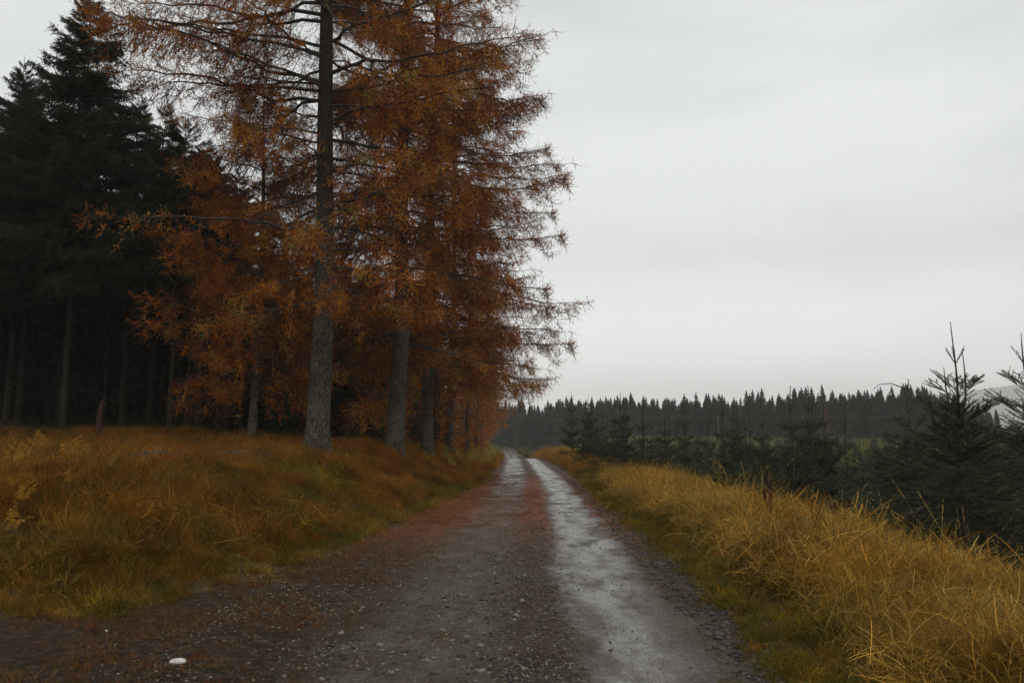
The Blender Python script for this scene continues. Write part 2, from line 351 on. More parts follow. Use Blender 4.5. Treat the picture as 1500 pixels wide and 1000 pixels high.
hgt = mth(t, 'ADD', mth(t, 'MULTIPLY', fine, .6), mth(t, 'SUBTRACT', .6, vo.outputs['Distance']))
hgt = mth(t, 'MULTIPLY', hgt, mth(t, 'SUBTRACT', 1.05, mth(t, 'MULTIPLY', wet, .86)))
bump(t, p, hgt, 1., .02)
M_road = m
tag(a.obj('road', [m], smooth=True), 'wet gravel forest track with two wheel ruts', kind='structure')

# ------------------------------------------------------------------ geometry-node scatter (only for what nobody could count)
def scatter(name, protos, pts, rot, scale, idx, tint, label):
    col = bpy.data.collections.new(name + '_source')
    for k, me in enumerate(protos): col.objects.link(bpy.data.objects.new('%s_source_%02d' % (name, k), me))
    me = bpy.data.meshes.new(name); n = len(pts); me.vertices.add(n); me.vertices.foreach_set('co', np.asarray(pts, np.float32).ravel())
    def A(nm, typ, d, key='value'): at = me.attributes.new(nm, typ, 'POINT'); at.data.foreach_set(key, d)
    A('rot', 'FLOAT_VECTOR', np.asarray(rot, np.float32).ravel(), 'vector'); A('scl', 'FLOAT_VECTOR', np.asarray(scale, np.float32).ravel(), 'vector')
    A('idx', 'INT', np.asarray(idx, np.int32))
    A('tint', 'FLOAT_COLOR', np.concatenate([tint, np.ones((n, 1))], 1).astype(np.float32).ravel(), 'color')
    o = link(bpy.data.objects.new(name, me))
    g = bpy.data.node_groups.new(name, 'GeometryNodeTree')
    g.interface.new_socket('Geometry', in_out='INPUT', socket_type='NodeSocketGeometry'); g.interface.new_socket('Geometry', in_out='OUTPUT', socket_type='NodeSocketGeometry')
    gi = g.nodes.new('NodeGroupInput'); go = g.nodes.new('NodeGroupOutput'); ip = g.nodes.new('GeometryNodeInstanceOnPoints')
    ci = g.nodes.new('GeometryNodeCollectionInfo'); ci.inputs['Collection'].default_value = col; ci.inputs['Separate Children'].default_value = True; ci.inputs['Reset Children'].default_value = True
    def NA(nm, typ): q = g.nodes.new('GeometryNodeInputNamedAttribute'); q.data_type = typ; q.inputs['Name'].default_value = nm; return q.outputs['Attribute']
    L = g.links.new
    L(gi.outputs[0], ip.inputs['Points']); L(ci.outputs[0], ip.inputs['Instance']); ip.inputs['Pick Instance'].default_value = True
    L(NA('idx', 'INT'), ip.inputs['Instance Index']); L(NA('rot', 'FLOAT_VECTOR'), ip.inputs['Rotation']); L(NA('scl', 'FLOAT_VECTOR'), ip.inputs['Scale'])
    L(ip.outputs[0], go.inputs[0])
    md = o.modifiers.new('scatter', 'NODES'); md.node_group = g
    return tag(o, label, kind='stuff')
def infr(x, y, mg=1.15):      # keeps the scatter to what this camera and ones a step aside could see
    return (np.abs(x) < (y * .643 + 1.2) * mg) & (y > 3.5)

# blades: quads tapering, each blade a bent strip
def blades(acc, rng, n, h, rad, lean, bend, wd, K=5, v=None):
    az = rng.uniform(0, 2 * np.pi, n); r = rad * np.sqrt(rng.uniform(0, 1, n)); b0 = rng.uniform(0, 2 * np.pi, n)
    base = np.stack([r * np.cos(b0), r * np.sin(b0), -.03 * np.ones(n)], -1)
    hh = h * rng.uniform(.45, 1.1, n); le = lean * rng.uniform(.2, 1.3, n); be = bend * rng.uniform(.2, 1.4, n)
    s = np.linspace(0, 1, K)
    ang = le[:, None] + be[:, None] * s[None] ** 1.5
    st = hh[:, None] / (K - 1)
    hor = np.cumsum(np.sin(ang) * st, 1) - np.sin(ang[:, :1]) * st; ver = np.cumsum(np.cos(ang) * st, 1) - np.cos(ang[:, :1]) * st
    P = base[:, None] + np.stack([hor * np.cos(az)[:, None], hor * np.sin(az)[:, None], ver], -1)
    fa = az + np.pi / 2 + rng.uniform(-.9, .9, n); side = np.stack([np.cos(fa), np.sin(fa), 0 * fa], -1)
    ww = wd * rng.uniform(.6, 1.3, n)[:, None] * np.concatenate([np.ones(K - 1) * np.linspace(1, .6, K - 1), [.08]])[None] / 2
    V = np.stack([P - side[:, None] * ww[..., None], P + side[:, None] * ww[..., None]], 2)
    i, k = np.meshgrid(np.arange(n), np.arange(K - 1), indexing='ij'); b = i * K * 2 + k * 2
    Q = np.stack([b, b + 1, b + 3, b + 2], -1).reshape(-1, 4)
    va = rng.uniform(.1, .9, n) if v is None else np.clip(v + rng.uniform(-.15, .15, n), 0, 1)
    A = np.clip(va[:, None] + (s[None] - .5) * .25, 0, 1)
    acc.add(V.reshape(-1, 3), Q, None, np.repeat(A.ravel(), 2))
    return P
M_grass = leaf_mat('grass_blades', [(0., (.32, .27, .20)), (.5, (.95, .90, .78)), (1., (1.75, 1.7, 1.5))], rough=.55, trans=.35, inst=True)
def tuft(kind, seed):
    rng = R_(seed); a = Acc()
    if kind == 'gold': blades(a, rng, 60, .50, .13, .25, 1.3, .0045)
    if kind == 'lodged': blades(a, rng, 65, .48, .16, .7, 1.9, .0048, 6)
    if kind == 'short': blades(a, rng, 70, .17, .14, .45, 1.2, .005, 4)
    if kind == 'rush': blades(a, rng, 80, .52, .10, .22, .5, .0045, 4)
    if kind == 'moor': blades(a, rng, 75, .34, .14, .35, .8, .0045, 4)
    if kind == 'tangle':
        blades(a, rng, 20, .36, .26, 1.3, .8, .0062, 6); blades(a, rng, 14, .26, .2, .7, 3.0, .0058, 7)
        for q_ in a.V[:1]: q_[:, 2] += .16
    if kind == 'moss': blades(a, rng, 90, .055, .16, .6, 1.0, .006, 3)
    if kind == 'stalk':
        P = blades(a, rng, 6, .98, .14, .18, .7, .0028, 8, .7)
        for q in P:
            d = nrm(q[-1] - q[-3]); M = 9; tt = rng.uniform(0, 1, M)[:, None]
            needles(a, rng, q[-3] + (q[-1] - q[-3]) * tt, np.repeat(d[None], M, 0), .02, 3, .022, .0028, .35, .6)
        blades(a, rng, 12, .45, .12, .3, 1., .004, 5)
    V, Q, T, A = a.get(); me = a.mesh('tuft_' + kind, [M_grass]); return me
TK = ['gold', 'lodged', 'short', 'rush', 'moor', 'moss', 'stalk', 'tangle']
TP = {k: [tuft(k, 100 + 10 * i + j) for j in range(3)] for i, k in enumerate(TK)}
order = [m_ for k in TK for m_ in TP[k]]
def samp(rng, n, x0, x1, y0, y1, near_pow=1.):
    y = y0 + (y1 - y0) * rng.uniform(0, 1, n) ** near_pow; x = rng.uniform(x0, x1, n); return x, y
def grass_field(name, label, layers, seed):
    PT, RO, SC, ID, TI = [], [], [], [], []
    rng = R_(seed)
    for (kind, n, box, prob, size, colf, pw) in layers:
        x, y = samp(rng, n, *box, pw); keep = infr(x, y) & (rng.uniform(0, 1, n) < prob(x, y)); x = x[keep]; y = y[keep]; k = len(x)
        z = H(x, y) - .01; PT.append(np.stack([x, y, z], -1))
        RO.append(np.stack([rng.normal(0, .34, k) + .2 * fbm(x * .8, y * .8, 61, 2), rng.normal(0, .34, k) + .2 * fbm(x * .8, y * .8, 62, 2), rng.uniform(0, 6.28, k)], -1))
        s = size(x, y) * rng.uniform(.6, 1.2, k) * (.55 + .9 * nzf(x, y, 55, 2.1)) * (.8 + .4 * nzf(x, y, 56, .6)); SC.append(np.stack([s * rng.uniform(.9, 1.3, k), s * rng.uniform(.9, 1.3, k), s], -1))
        ID.append(TK.index(kind) * 3 + rng.integers(0, 3, k))
        c = colf(x, y, rng); TI.append(c * rng.uniform(.45, 1.3, (k, 1)) * np.clip(.95 + 1.5 * (nzf(x, y, 57, 2.6) - .5), .25, 1.7)[:, None])
    return scatter(name, order, np.concatenate(PT), np.concatenate(RO), np.concatenate(SC), np.concatenate(ID), np.concatenate(TI), label)
def colmix(cols, f):
    cols = np.array(cols); f = np.clip((f - .5) * 1.8 + .5, 0, .9999) * (len(cols) - 1); i = f.astype(int); u_ = (f - i)[:, None]; return cols[i] * (1 - u_) + cols[i + 1] * u_
GOLD = [(.32, .148, .018), (.43, .225, .030), (.46, .31, .075), (.27, .175, .022)]
GRN = [(.085, .088, .012), (.15, .135, .015), (.25, .19, .02)]
BRN = [(.18, .058, .013), (.32, .118, .017), (.32, .165, .022), (.16, .115, .013)]
RED = [(.34, .11, .02), (.30, .13, .03)]
one = lambda x, y: np.ones_like(x); cst = lambda c: (lambda x, y: np.full_like(x, c))
farsz = lambda x, y: 1 + np.clip(y - 25, 0, 200) / 60
nzf = lambda x, y, s_, sc_: .5 + .5 * fbm(x * sc_, y * sc_, s_)
MOSSP = lambda x, y: sm(1.0, .5, np.hypot((x + 4.6) * 1.0, (y - 18.3) * .55) + .3 * fbm(x * 1.5, y * 1.5, 99, 2))
BRP = lambda x, y: sm(1.5, 1.0, np.hypot((x + 6.5) * .75, (y - 17.6) * .62) + .3 * fbm(x * 1.5, y * 1.5, 98, 2))
CLR = lambda x, y: (1 - MOSSP(x, y)) * (1 - BRP(x, y)) * (.12 + .88 * sm(.36, .46, nzf(x, y, 64, .42)))
# golden verge beyond the wheel track
dr_ = dright
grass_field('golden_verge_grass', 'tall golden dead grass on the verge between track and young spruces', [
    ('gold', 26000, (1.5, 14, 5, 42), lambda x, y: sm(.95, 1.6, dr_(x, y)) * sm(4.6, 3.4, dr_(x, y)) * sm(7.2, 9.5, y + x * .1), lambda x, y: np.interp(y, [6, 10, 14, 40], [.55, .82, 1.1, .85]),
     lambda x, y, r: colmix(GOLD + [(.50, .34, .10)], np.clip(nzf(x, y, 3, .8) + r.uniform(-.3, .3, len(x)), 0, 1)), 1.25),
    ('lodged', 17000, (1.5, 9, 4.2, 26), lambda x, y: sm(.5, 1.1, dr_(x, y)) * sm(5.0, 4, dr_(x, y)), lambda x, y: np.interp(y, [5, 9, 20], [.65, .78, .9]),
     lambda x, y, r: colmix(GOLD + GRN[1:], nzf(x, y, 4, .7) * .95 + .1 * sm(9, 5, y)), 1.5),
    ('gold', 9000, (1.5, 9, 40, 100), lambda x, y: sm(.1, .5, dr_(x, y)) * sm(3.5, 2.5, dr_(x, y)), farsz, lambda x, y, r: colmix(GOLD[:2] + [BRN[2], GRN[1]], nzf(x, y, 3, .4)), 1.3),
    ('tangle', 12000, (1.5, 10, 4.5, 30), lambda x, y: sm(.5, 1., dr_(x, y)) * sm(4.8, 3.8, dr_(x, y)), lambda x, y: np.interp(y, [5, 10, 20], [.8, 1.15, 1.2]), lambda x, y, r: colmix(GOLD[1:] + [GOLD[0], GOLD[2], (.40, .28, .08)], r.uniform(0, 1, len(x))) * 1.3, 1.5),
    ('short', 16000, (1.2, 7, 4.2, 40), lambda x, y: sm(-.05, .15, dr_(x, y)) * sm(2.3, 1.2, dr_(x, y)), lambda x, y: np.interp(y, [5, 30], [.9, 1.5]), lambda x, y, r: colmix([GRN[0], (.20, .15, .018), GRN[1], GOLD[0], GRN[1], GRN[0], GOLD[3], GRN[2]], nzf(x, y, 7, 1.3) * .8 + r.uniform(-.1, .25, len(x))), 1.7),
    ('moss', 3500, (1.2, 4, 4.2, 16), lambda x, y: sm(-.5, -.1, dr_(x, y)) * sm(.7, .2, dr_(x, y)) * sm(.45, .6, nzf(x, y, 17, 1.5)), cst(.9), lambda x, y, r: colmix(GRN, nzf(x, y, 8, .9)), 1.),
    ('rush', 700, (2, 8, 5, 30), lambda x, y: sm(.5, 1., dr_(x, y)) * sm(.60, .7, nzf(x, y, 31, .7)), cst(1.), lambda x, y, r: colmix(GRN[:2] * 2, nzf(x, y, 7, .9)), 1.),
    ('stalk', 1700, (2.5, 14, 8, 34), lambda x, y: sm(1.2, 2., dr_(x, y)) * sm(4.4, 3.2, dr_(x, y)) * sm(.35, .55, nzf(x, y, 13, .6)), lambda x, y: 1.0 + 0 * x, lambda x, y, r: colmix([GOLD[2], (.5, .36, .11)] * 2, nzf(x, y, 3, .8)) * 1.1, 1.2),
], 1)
TANG = 1
# bank below the larches
dl_ = dleft
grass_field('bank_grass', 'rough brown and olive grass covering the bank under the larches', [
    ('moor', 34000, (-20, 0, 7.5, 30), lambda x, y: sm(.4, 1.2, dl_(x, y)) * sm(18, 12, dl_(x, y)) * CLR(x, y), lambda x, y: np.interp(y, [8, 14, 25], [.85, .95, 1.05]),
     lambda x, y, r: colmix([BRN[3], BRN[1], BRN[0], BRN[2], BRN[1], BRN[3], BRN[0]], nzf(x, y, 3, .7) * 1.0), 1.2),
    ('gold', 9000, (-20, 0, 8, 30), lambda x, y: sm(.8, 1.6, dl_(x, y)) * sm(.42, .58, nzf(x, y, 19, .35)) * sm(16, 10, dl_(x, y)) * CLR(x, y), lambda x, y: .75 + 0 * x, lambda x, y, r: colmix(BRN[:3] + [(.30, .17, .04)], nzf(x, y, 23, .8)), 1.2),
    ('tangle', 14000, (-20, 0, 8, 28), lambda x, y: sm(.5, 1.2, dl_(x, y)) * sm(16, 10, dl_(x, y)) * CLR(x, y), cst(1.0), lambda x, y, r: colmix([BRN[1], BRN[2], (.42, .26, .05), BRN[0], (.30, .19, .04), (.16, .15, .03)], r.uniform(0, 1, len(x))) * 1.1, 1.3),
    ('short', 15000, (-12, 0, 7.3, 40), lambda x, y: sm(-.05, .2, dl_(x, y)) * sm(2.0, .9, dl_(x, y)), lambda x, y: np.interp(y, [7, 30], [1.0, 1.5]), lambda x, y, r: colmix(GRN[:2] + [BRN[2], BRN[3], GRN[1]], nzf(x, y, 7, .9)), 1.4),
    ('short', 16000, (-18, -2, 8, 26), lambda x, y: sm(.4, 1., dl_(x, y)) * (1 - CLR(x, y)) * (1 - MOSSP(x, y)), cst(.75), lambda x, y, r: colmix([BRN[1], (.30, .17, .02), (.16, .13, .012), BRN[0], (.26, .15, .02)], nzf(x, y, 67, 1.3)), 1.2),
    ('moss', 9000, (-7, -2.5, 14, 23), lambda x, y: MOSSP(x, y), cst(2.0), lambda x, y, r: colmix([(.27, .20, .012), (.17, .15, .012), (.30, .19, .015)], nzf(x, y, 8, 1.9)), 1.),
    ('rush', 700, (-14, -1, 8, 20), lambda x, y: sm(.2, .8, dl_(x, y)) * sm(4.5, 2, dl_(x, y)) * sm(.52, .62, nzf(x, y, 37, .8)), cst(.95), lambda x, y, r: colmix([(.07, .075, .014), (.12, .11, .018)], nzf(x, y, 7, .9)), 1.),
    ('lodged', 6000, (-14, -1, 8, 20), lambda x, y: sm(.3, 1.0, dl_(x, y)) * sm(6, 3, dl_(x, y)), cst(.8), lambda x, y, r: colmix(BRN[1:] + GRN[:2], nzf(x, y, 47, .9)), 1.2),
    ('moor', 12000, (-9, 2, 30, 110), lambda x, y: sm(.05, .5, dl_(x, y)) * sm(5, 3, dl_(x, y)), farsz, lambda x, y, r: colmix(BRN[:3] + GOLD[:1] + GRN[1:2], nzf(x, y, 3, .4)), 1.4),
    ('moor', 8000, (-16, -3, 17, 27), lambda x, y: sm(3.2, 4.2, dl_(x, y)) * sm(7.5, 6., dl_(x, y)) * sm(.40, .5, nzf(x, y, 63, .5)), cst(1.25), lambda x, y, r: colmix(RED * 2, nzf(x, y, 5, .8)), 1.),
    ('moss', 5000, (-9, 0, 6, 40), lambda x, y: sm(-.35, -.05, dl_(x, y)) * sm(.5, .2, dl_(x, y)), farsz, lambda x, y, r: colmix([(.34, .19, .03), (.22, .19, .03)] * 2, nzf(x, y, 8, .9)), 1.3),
], 2)
grass_field('verge_moss', 'yellow tufts of moss and short grass creeping over the wet dirt', [
    ('moss', 5200, (-7, 0, 4, 9.5), lambda x, y: sm(.05, -.15, dl_(x, y)) * sm(-1.1, -2.1, x - cxf(y)) * sm(.52, .64, nzf(x, y, 81, 1.7)) * (.25 + .75 * sm(-2.6, -.3, dl_(x, y))), cst(.7), lambda x, y, r: colmix([(.30, .15, .03), (.22, .10, .03), (.2, .16, .03)], nzf(x, y, 8, .9)), 1.),
    ('moss', 1500, (-.4, .5, 4, 9), lambda x, y: sm(.5, .15, np.abs(x - .15)) * sm(.55, .66, nzf(x, y, 83, 2.5)) * .7, cst(.4), lambda x, y, r: colmix([(.24, .13, .03), (.16, .13, .03)], nzf(x, y, 8, .9)), 1.),
], 3)
grass_field('field_vegetation', 'green and straw coloured ground cover across the young plantation', [
    ('moor', 30000, (4, 110, 20, 190), lambda x, y: sm(4, 6, dr_(x, y)), lambda x, y: 1.1 + np.clip(y - 15, 0, 200) / 38, lambda x, y, r: colmix([(.08, .10, .025), (.14, .17, .04), (.19, .18, .045), (.10, .12, .03)], nzf(x, y, 3, .15)), .9),
    ('moor', 4000, (3, 16, 8, 30), lambda x, y: sm(3, 4.2, dr_(x, y)), cst(1.1), lambda x, y, r: colmix([(.05, .045, .02), (.09, .09, .03)], nzf(x, y, 3, .3)), .9),
    ('moor', 6000, (-60, -3, 24, 60), lambda x, y: sm(7, 9, dl_(x, y)), lambda x, y: 1.1 + 0 * x, lambda x, y, r: colmix([(.05, .035, .02), (.06, .055, .02)], nzf(x, y, 3, .15)), 1.2),
    ('moor', 5000, (-12, 8, 100, 300), lambda x, y: sm(.1, .8, np.maximum(dl_(x, y), dr_(x, y))), lambda x, y: 3.5 + 0 * x, lambda x, y, r: colmix([(.10, .11, .03), (.2, .17, .04), (.14, .09, .03)], nzf(x, y, 3, .1)), 1.),
], 4)

# stones of the track surface
M_stone = leaf_mat('loose_stones', [(0., (.8, .8, .8)), (1., (1.2, 1.2, 1.2))], rough=.55, trans=0, inst=True, spec=.25)
def pebble(seed):
    rng = R_(seed); a = Acc(); n, k = 7, 5
    th = np.arange(n) / n * 2 * np.pi; V = []
    for j in range(k):
        f = (j + .5) / k * np.pi; r = np.sin(f) * (1 + rng.uniform(-.22, .22, n)); V.append(np.stack([r * np.cos(th) * 1.1, r * np.sin(th) * .8, np.cos(f) * .55 + rng.uniform(-.1, .1, n)], -1))
    V = np.concatenate(V); j, i = np.meshgrid(np.arange(k - 1), np.arange(n), indexing='ij'); b = j * n + i; b2 = j * n + (i + 1) % n
    a.add(V, np.stack([b, b + n, b2 + n, b2], -1).reshape(-1, 4)); top = np.vstack([V[:n], [[0, 0, .55]]])
    a.add(top, None, [[i, (i + 1) % n, n] for i in range(n)]); return a.mesh('pebble', [M_stone])
PB = [pebble(s) for s in range(4)]
rng = R_(77); PT, SZ, TI = [], [], []
def stones(n, x0, x1, y0, y1, prob, s0, s1, col, pw=1.5):
    x, y = samp(rng, n, x0, x1, y0, y1, pw); X_ = x + cxf(y) + 0; k = rng.uniform(0, 1, n) < prob(x, y) * (1 if n < 1000 else (1 - .96 * sm(.36, .5, x) * sm(1.5, 1.25, x))) * (np.maximum(dleft(X_, y), dright(X_, y)) < .25); x = X_[k]; y = y[k]
    s = rng.uniform(s0, s1, len(x)) ** 1; s = s0 + (s1 - s0) * rng.uniform(0, 1, len(x)) ** 3
    PT.append(np.stack([x, y, H(x, y) + .006 + s * .12], -1)); SZ.append(s); c = colmix(col, rng.uniform(0, 1, len(x))); TI.append(c)
DK = [(.025, .022, .02), (.05, .043, .036), (.09, .08, .065)]; LT = [(.035, .028, .018), (.085, .070, .048), (.19, .165, .12)]
stones(38000, -3.5, 2, 4.2, 22, lambda x, y: .2 + .8 * np.exp(-((x - .02) / .28) ** 2), .003, .022, DK)
stones(26000, -3, .4, 4.2, 16, lambda x, y: .25 + .75 * sm(.35, .6, nzf(x, y, 15, 1.4)), .003, .016, LT)
stones(900, -1.7, 0, 4.2, 12, lambda x, y: nzf(x, y, 16, 1.6) > .45, .012, .034, LT, 1.)
stones(11000, 1.3, 2.3, 5, 34, lambda x, y: sm(1.35, 1.65, x), .006, .032, DK)
stones(990, .3, 1.6, 4.2, 14, lambda x, y: nzf(x, y, 5, 1.3) > .55, .004, .014, DK[:2] * 2, 1.2)
stones(3500, -7, -1.4, 4.2, 12, lambda x, y: .6 + 0 * x, .002, .012, LT[:2] * 2)
PT = np.concatenate(PT); SZ = np.concatenate(SZ); TI = np.concatenate(TI); n = len(PT)
scatter('gravel', PB, PT, np.stack([rng.uniform(-.4, .4, n), rng.uniform(-.4, .4, n), rng.uniform(0, 6.28, n)], -1), np.stack([SZ] * 3, -1), rng.integers(0, 4, n), TI, 'loose dark and pale stone chips strewn over the track')
# fallen larch needles and twigs
a = Acc(); rng = R_(5); blades(a, rng, 26, .05, .11, 1.45, .15, .0035, 2); V_, Q_, T_, A_ = a.get(); V_[:, 2] = V_[:, 2] + .033; a = Acc(); a.add(V_, Q_, T_, A_); LM = a.mesh('litter', [M_grass])
x, y = samp(rng, 26000, -7, 2.6, 4, 40, 1.6); lt = x - cxf(y)
k = (np.maximum(dleft(x, y), dright(x, y)) < .3) & (rng.uniform(0, 1, len(x)) < (.12 + .6 * sm(-1.2, -2., lt) + .6 * sm(1.4, 1.7, lt) + .8 * sm(13, 18, y)) * sm(.4, .58, nzf(x, y, 91, 1.2)) * (1 - .95 * np.exp(-((lt - .87) / .4) ** 2)))
x = x[k]; y = y[k]; n = len(x)
scatter('fallen_needles', [LM], np.stack([x, y, H(x, y) + .006], -1), np.stack([0 * x, 0 * x, rng.uniform(0, 6.28, n)], -1), np.stack([rng.uniform(.7, 1.6, n)] * 3, -1), np.zeros(n), colmix([(.085, .045, .015), (.24, .13, .03), (.08, .045, .02), (.20, .065, .02)], rng.uniform(0, 1, n)), 'rust coloured larch needles scattered along the edges of the track')

# ------------------------------------------------------------------ larches
def larch_branch(seed, L, dens=1., fing=9, curve=0.):
    rng = R_(seed); a = Acc(); K = 16; s = np.linspace(0, 1, K)
    lat = np.cumsum(rng.normal(0, .022, K)) * L; lat -= lat[0]
    dz = L * (.10 * s - .26 * s ** 2 + .16 * s ** 3.5) * rng.uniform(.6, 1.5) + np.cumsum(rng.normal(0, .007, K)) * L + curve * L * s ** 2
    M = np.stack([L * s, lat, dz], -1); rad = (.0075 * L + .004) * (1 - s) ** .85 + .004
    tubes(a, M, rad, 6, .3)
    n = int(L * 11 * dens); ts = np.sort(rng.uniform(.10, 1, n)); P0s, Ds, Ls, vs, SP, SR = [], [], [], [], [], []
    for i, t_ in enumerate(ts):
        b = np.array([np.interp(t_, s, M[:, j]) for j in range(3)]); tn = nrm(np.array([1., 0, 0]) + .0)
        l = min(1.5, (.30 * L * (1 - t_) ** .75 + .22)) * rng.uniform(.45, 1.1); sg = 1 if i % 2 else -1
        yaw = sg * rng.uniform(.35, 1.25) * (1 - .45 * t_); pt = rng.uniform(-.8, .2)
        if rng.uniform() < .36: pt = rng.uniform(-1.35, -.8); l = min(l * 1.25, 1.3)
        d = np.array([math.cos(yaw) * math.cos(pt), math.sin(yaw) * math.cos(pt), math.sin(pt)])
        q = np.linspace(0, 1, 6)[:, None]; up = rng.uniform(-.15, .35)
        p_ = b + d * q * l + np.array([0, 0, 1]) * (up * l * q ** 2.2 - .12 * l * q) + rng.normal(0, .02 * l, (6, 3)) * q
        SP.append(p_); SR.append(np.linspace(.0045 + .004 * l, .002, 6))
        m_ = int(l * 15 * dens * (.35 + .8 * min(1., t_ * 1.6))) + 3; tt = rng.uniform(.12, 1, m_) ** .8; bb = np.stack([np.interp(tt, q[:, 0], p_[:, j]) for j in range(3)], -1)
        dirs = nrm(d * rng.uniform(.2, .9, (m_, 1)) + rng.normal(0, .55, (m_, 3)) + np.array([0, 0, 1.]) * rng.choice([-.55, .35], (m_, 1), p=[.55, .45]))
        P0s.append(bb); Ds.append(dirs); Ls.append(rng.uniform(.10, .30 + .16 * t_, m_)); vs.append(np.clip(rng.normal(.44, .25) + rng.normal(0, .09, m_), 0, 1))
    tubes(a, np.array(SP), np.array(SR), 3, .3)
    P0 = np.concatenate(P0s); D = np.concatenate(Ds); Lf = np.concatenate(Ls); vv = np.concatenate(vs)
    mid = P0 + D * Lf[:, None] * .5; D2 = nrm(D + np.array([0, 0, .45])); end = mid + D2 * Lf[:, None] * .5
    tubes(a, np.stack([P0, mid, end], 1), np.tile([.003, .0022, .0012], (len(P0), 1)), 3, .3)
    h = fing // 2 + (3 if fing > 6 else 1); nw, nl = (.0162, .036) if fing > 6 else (.034, .05)
    needles(a, rng, P0, D, Lf * .5, h, nl, nw, .85, vv); needles(a, rng, mid, D2, Lf * .55, h + 1, nl, nw, .7, vv + .06)
    return a.get()
LB = {5.5: [larch_branch(10 + i, 5.6, 1.05, 10) for i in range(3)], 3.8: [larch_branch(20 + i, 3.8, 1.15, 10) for i in range(3)], 2.2: [larch_branch(30 + i, 2.2, 1.3, 10) for i in range(3)]}
LBA = {5.5: [larch_branch(80 + i, 5.6, .9, 8) for i in range(3)], 3.8: [larch_branch(84 + i, 3.8, .95, 8) for i in range(2)], 2.2: LB[2.2]}
LBF = {5.5: [larch_branch(40 + i, 5.5, .5, 6) for i in range(2)], 3.8: [larch_branch(50 + i, 3.8, .55, 6) for i in range(2)], 2.2: [larch_branch(60 + i, 2.2, .7, 6) for i in range(2)]}
def trunk_mesh(Ht, r0, seed, lean=(0, 0), flare=.35, rings=60, S=14, wob=.06, top=.03, tap=.85, rough=.05):
    rng = R_(seed); s = np.linspace(0, 1, rings) ** 1.4
    cxx = lean[0] * s * Ht + wob * np.interp(s, np.linspace(0, 1, 7), np.r_[0, rng.normal(0, 1, 6)]); cyy = lean[1] * s * Ht + wob * np.interp(s, np.linspace(0, 1, 7), np.r_[0, rng.normal(0, 1, 6)])
    Pt = np.stack([cxx, cyy, s * Ht - .35 * (s == 0)], -1); rad = r0 * (1 - s) ** tap + top * 0 + .006; z = s * Ht
    th = np.arange(S) / S * 2 * np.pi
    fl = 1 + flare * np.exp(-z[:, None] / .45) * (.75 + .5 * np.cos(th[None] * 4 + rng.uniform(0, 6)) * .6)
    rr = rad[:, None] * fl * (1 + rough * (fbm(th[None] * 2.2 + 50, z[:, None] * 1.8, seed, 3)))
    V = Pt[:, None] + np.stack([rr * np.cos(th), rr * np.sin(th), 0 * rr], -1)
    j, i = np.meshgrid(np.arange(rings - 1), np.arange(S), indexing='ij'); b = j * S + i; b2 = j * S + (i + 1) % S
    a = Acc(); a.add(V.reshape(-1, 3), np.stack([b, b2, b2 + S, b + S], -1).reshape(-1, 4)); return a, lambda h: np.array([np.interp(h, z, cxx), np.interp(h, z, cyy), h]), lambda h: np.interp(h, z, rad)
def larch(seed, Ht, r0, z0, reach, nb, lean=(0, 0), lib=LB, keep=None, flare=.6, zgap=None):
    rng = R_(seed); ta, axis, rad = trunk_mesh(Ht, r0, seed, lean, flare); ca = Acc()
    for i in range(nb):
        h = z0 + (Ht * .985 - z0) * ((i + rng.uniform(0, .8)) / nb) ** .95; az = (i * 2.39996 + rng.uniform(-.6, .6)) % (2 * np.pi); Lr = reach(h) * rng.uniform(.58, 1.12)
        if keep is not None and not keep(az, h, rng): continue
        if Lr < .3: continue
        key = 5.5 if Lr > 4.6 else (3.8 if Lr > 2.9 else 2.2); pr = lib[key][rng.integers(len(lib[key]))]
        pitch = np.interp(h / Ht, [0, .2, .45, .7, 1], [-.16, -.08, .05, .28, .8]) + rng.uniform(-.14, .14)
        place(ca, pr, axis(h), az, pitch, Lr / key, rng.normal(0, .10), rng.uniform(-.3, .3))
    # dead snags below the live crown
    for i in range(16):
        h = rng.uniform(.9, z0 + 2.5); az = rng.uniform(0, 6.28); l = rng.uniform(.15, 1.3); q = np.linspace(0, 1, 5)[:, None]
        d = np.array([math.cos(az), math.sin(az), rng.uniform(-.35, .1)]); pp = axis(h) + d * rad(h) * .7 + d * q * l + rng.normal(0, .03, (5, 3)) * q
        tubes(ca, pp, np.linspace(.012, .003, 5), 4, .3)
    return ta, ca
def make_tree(name, xy, ta, ca, mats, bark, label, cat, group=None, rz=0, dz=0):
    x_, y_ = xy; e = empty(name, (x_, y_, float(H(x_, y_)) + dz), rz)
    tag(e, label, cat, group)
    ta.obj('trunk', [bark], e, smooth=True); ca.obj('crown', mats, e); return e
def copy_tree(src, loc, rz, s, label, group=None, rx=0.):
    r = src.copy(); sc.collection.objects.link(r); r.location = [float(a) for a in loc]; r.rotation_euler = (rx, 0, rz)
    r.scale = (s, s, s) if np.isscalar(s) else s
    tag(r, label); 
    if group: r['group'] = group
    for ch in src.children: c = ch.copy(); sc.collection.objects.link(c); c.parent = r
    return r
GL = 'larches lining the track'
LM_ = [M_twig, M_lneedle]
TOWARD = -math.pi / 2
def adiff(a_, b_): return abs((a_ - b_ + math.pi) % (2 * math.pi) - math.pi)
def k1(az, h, rng):    # the open side of this crown faces the track junction
    if adiff(az, TOWARD) < .75 and h < 9.0: return rng.uniform() < .25
    if adiff(az, TOWARD) < .6: return rng.uniform() < .55
    return True
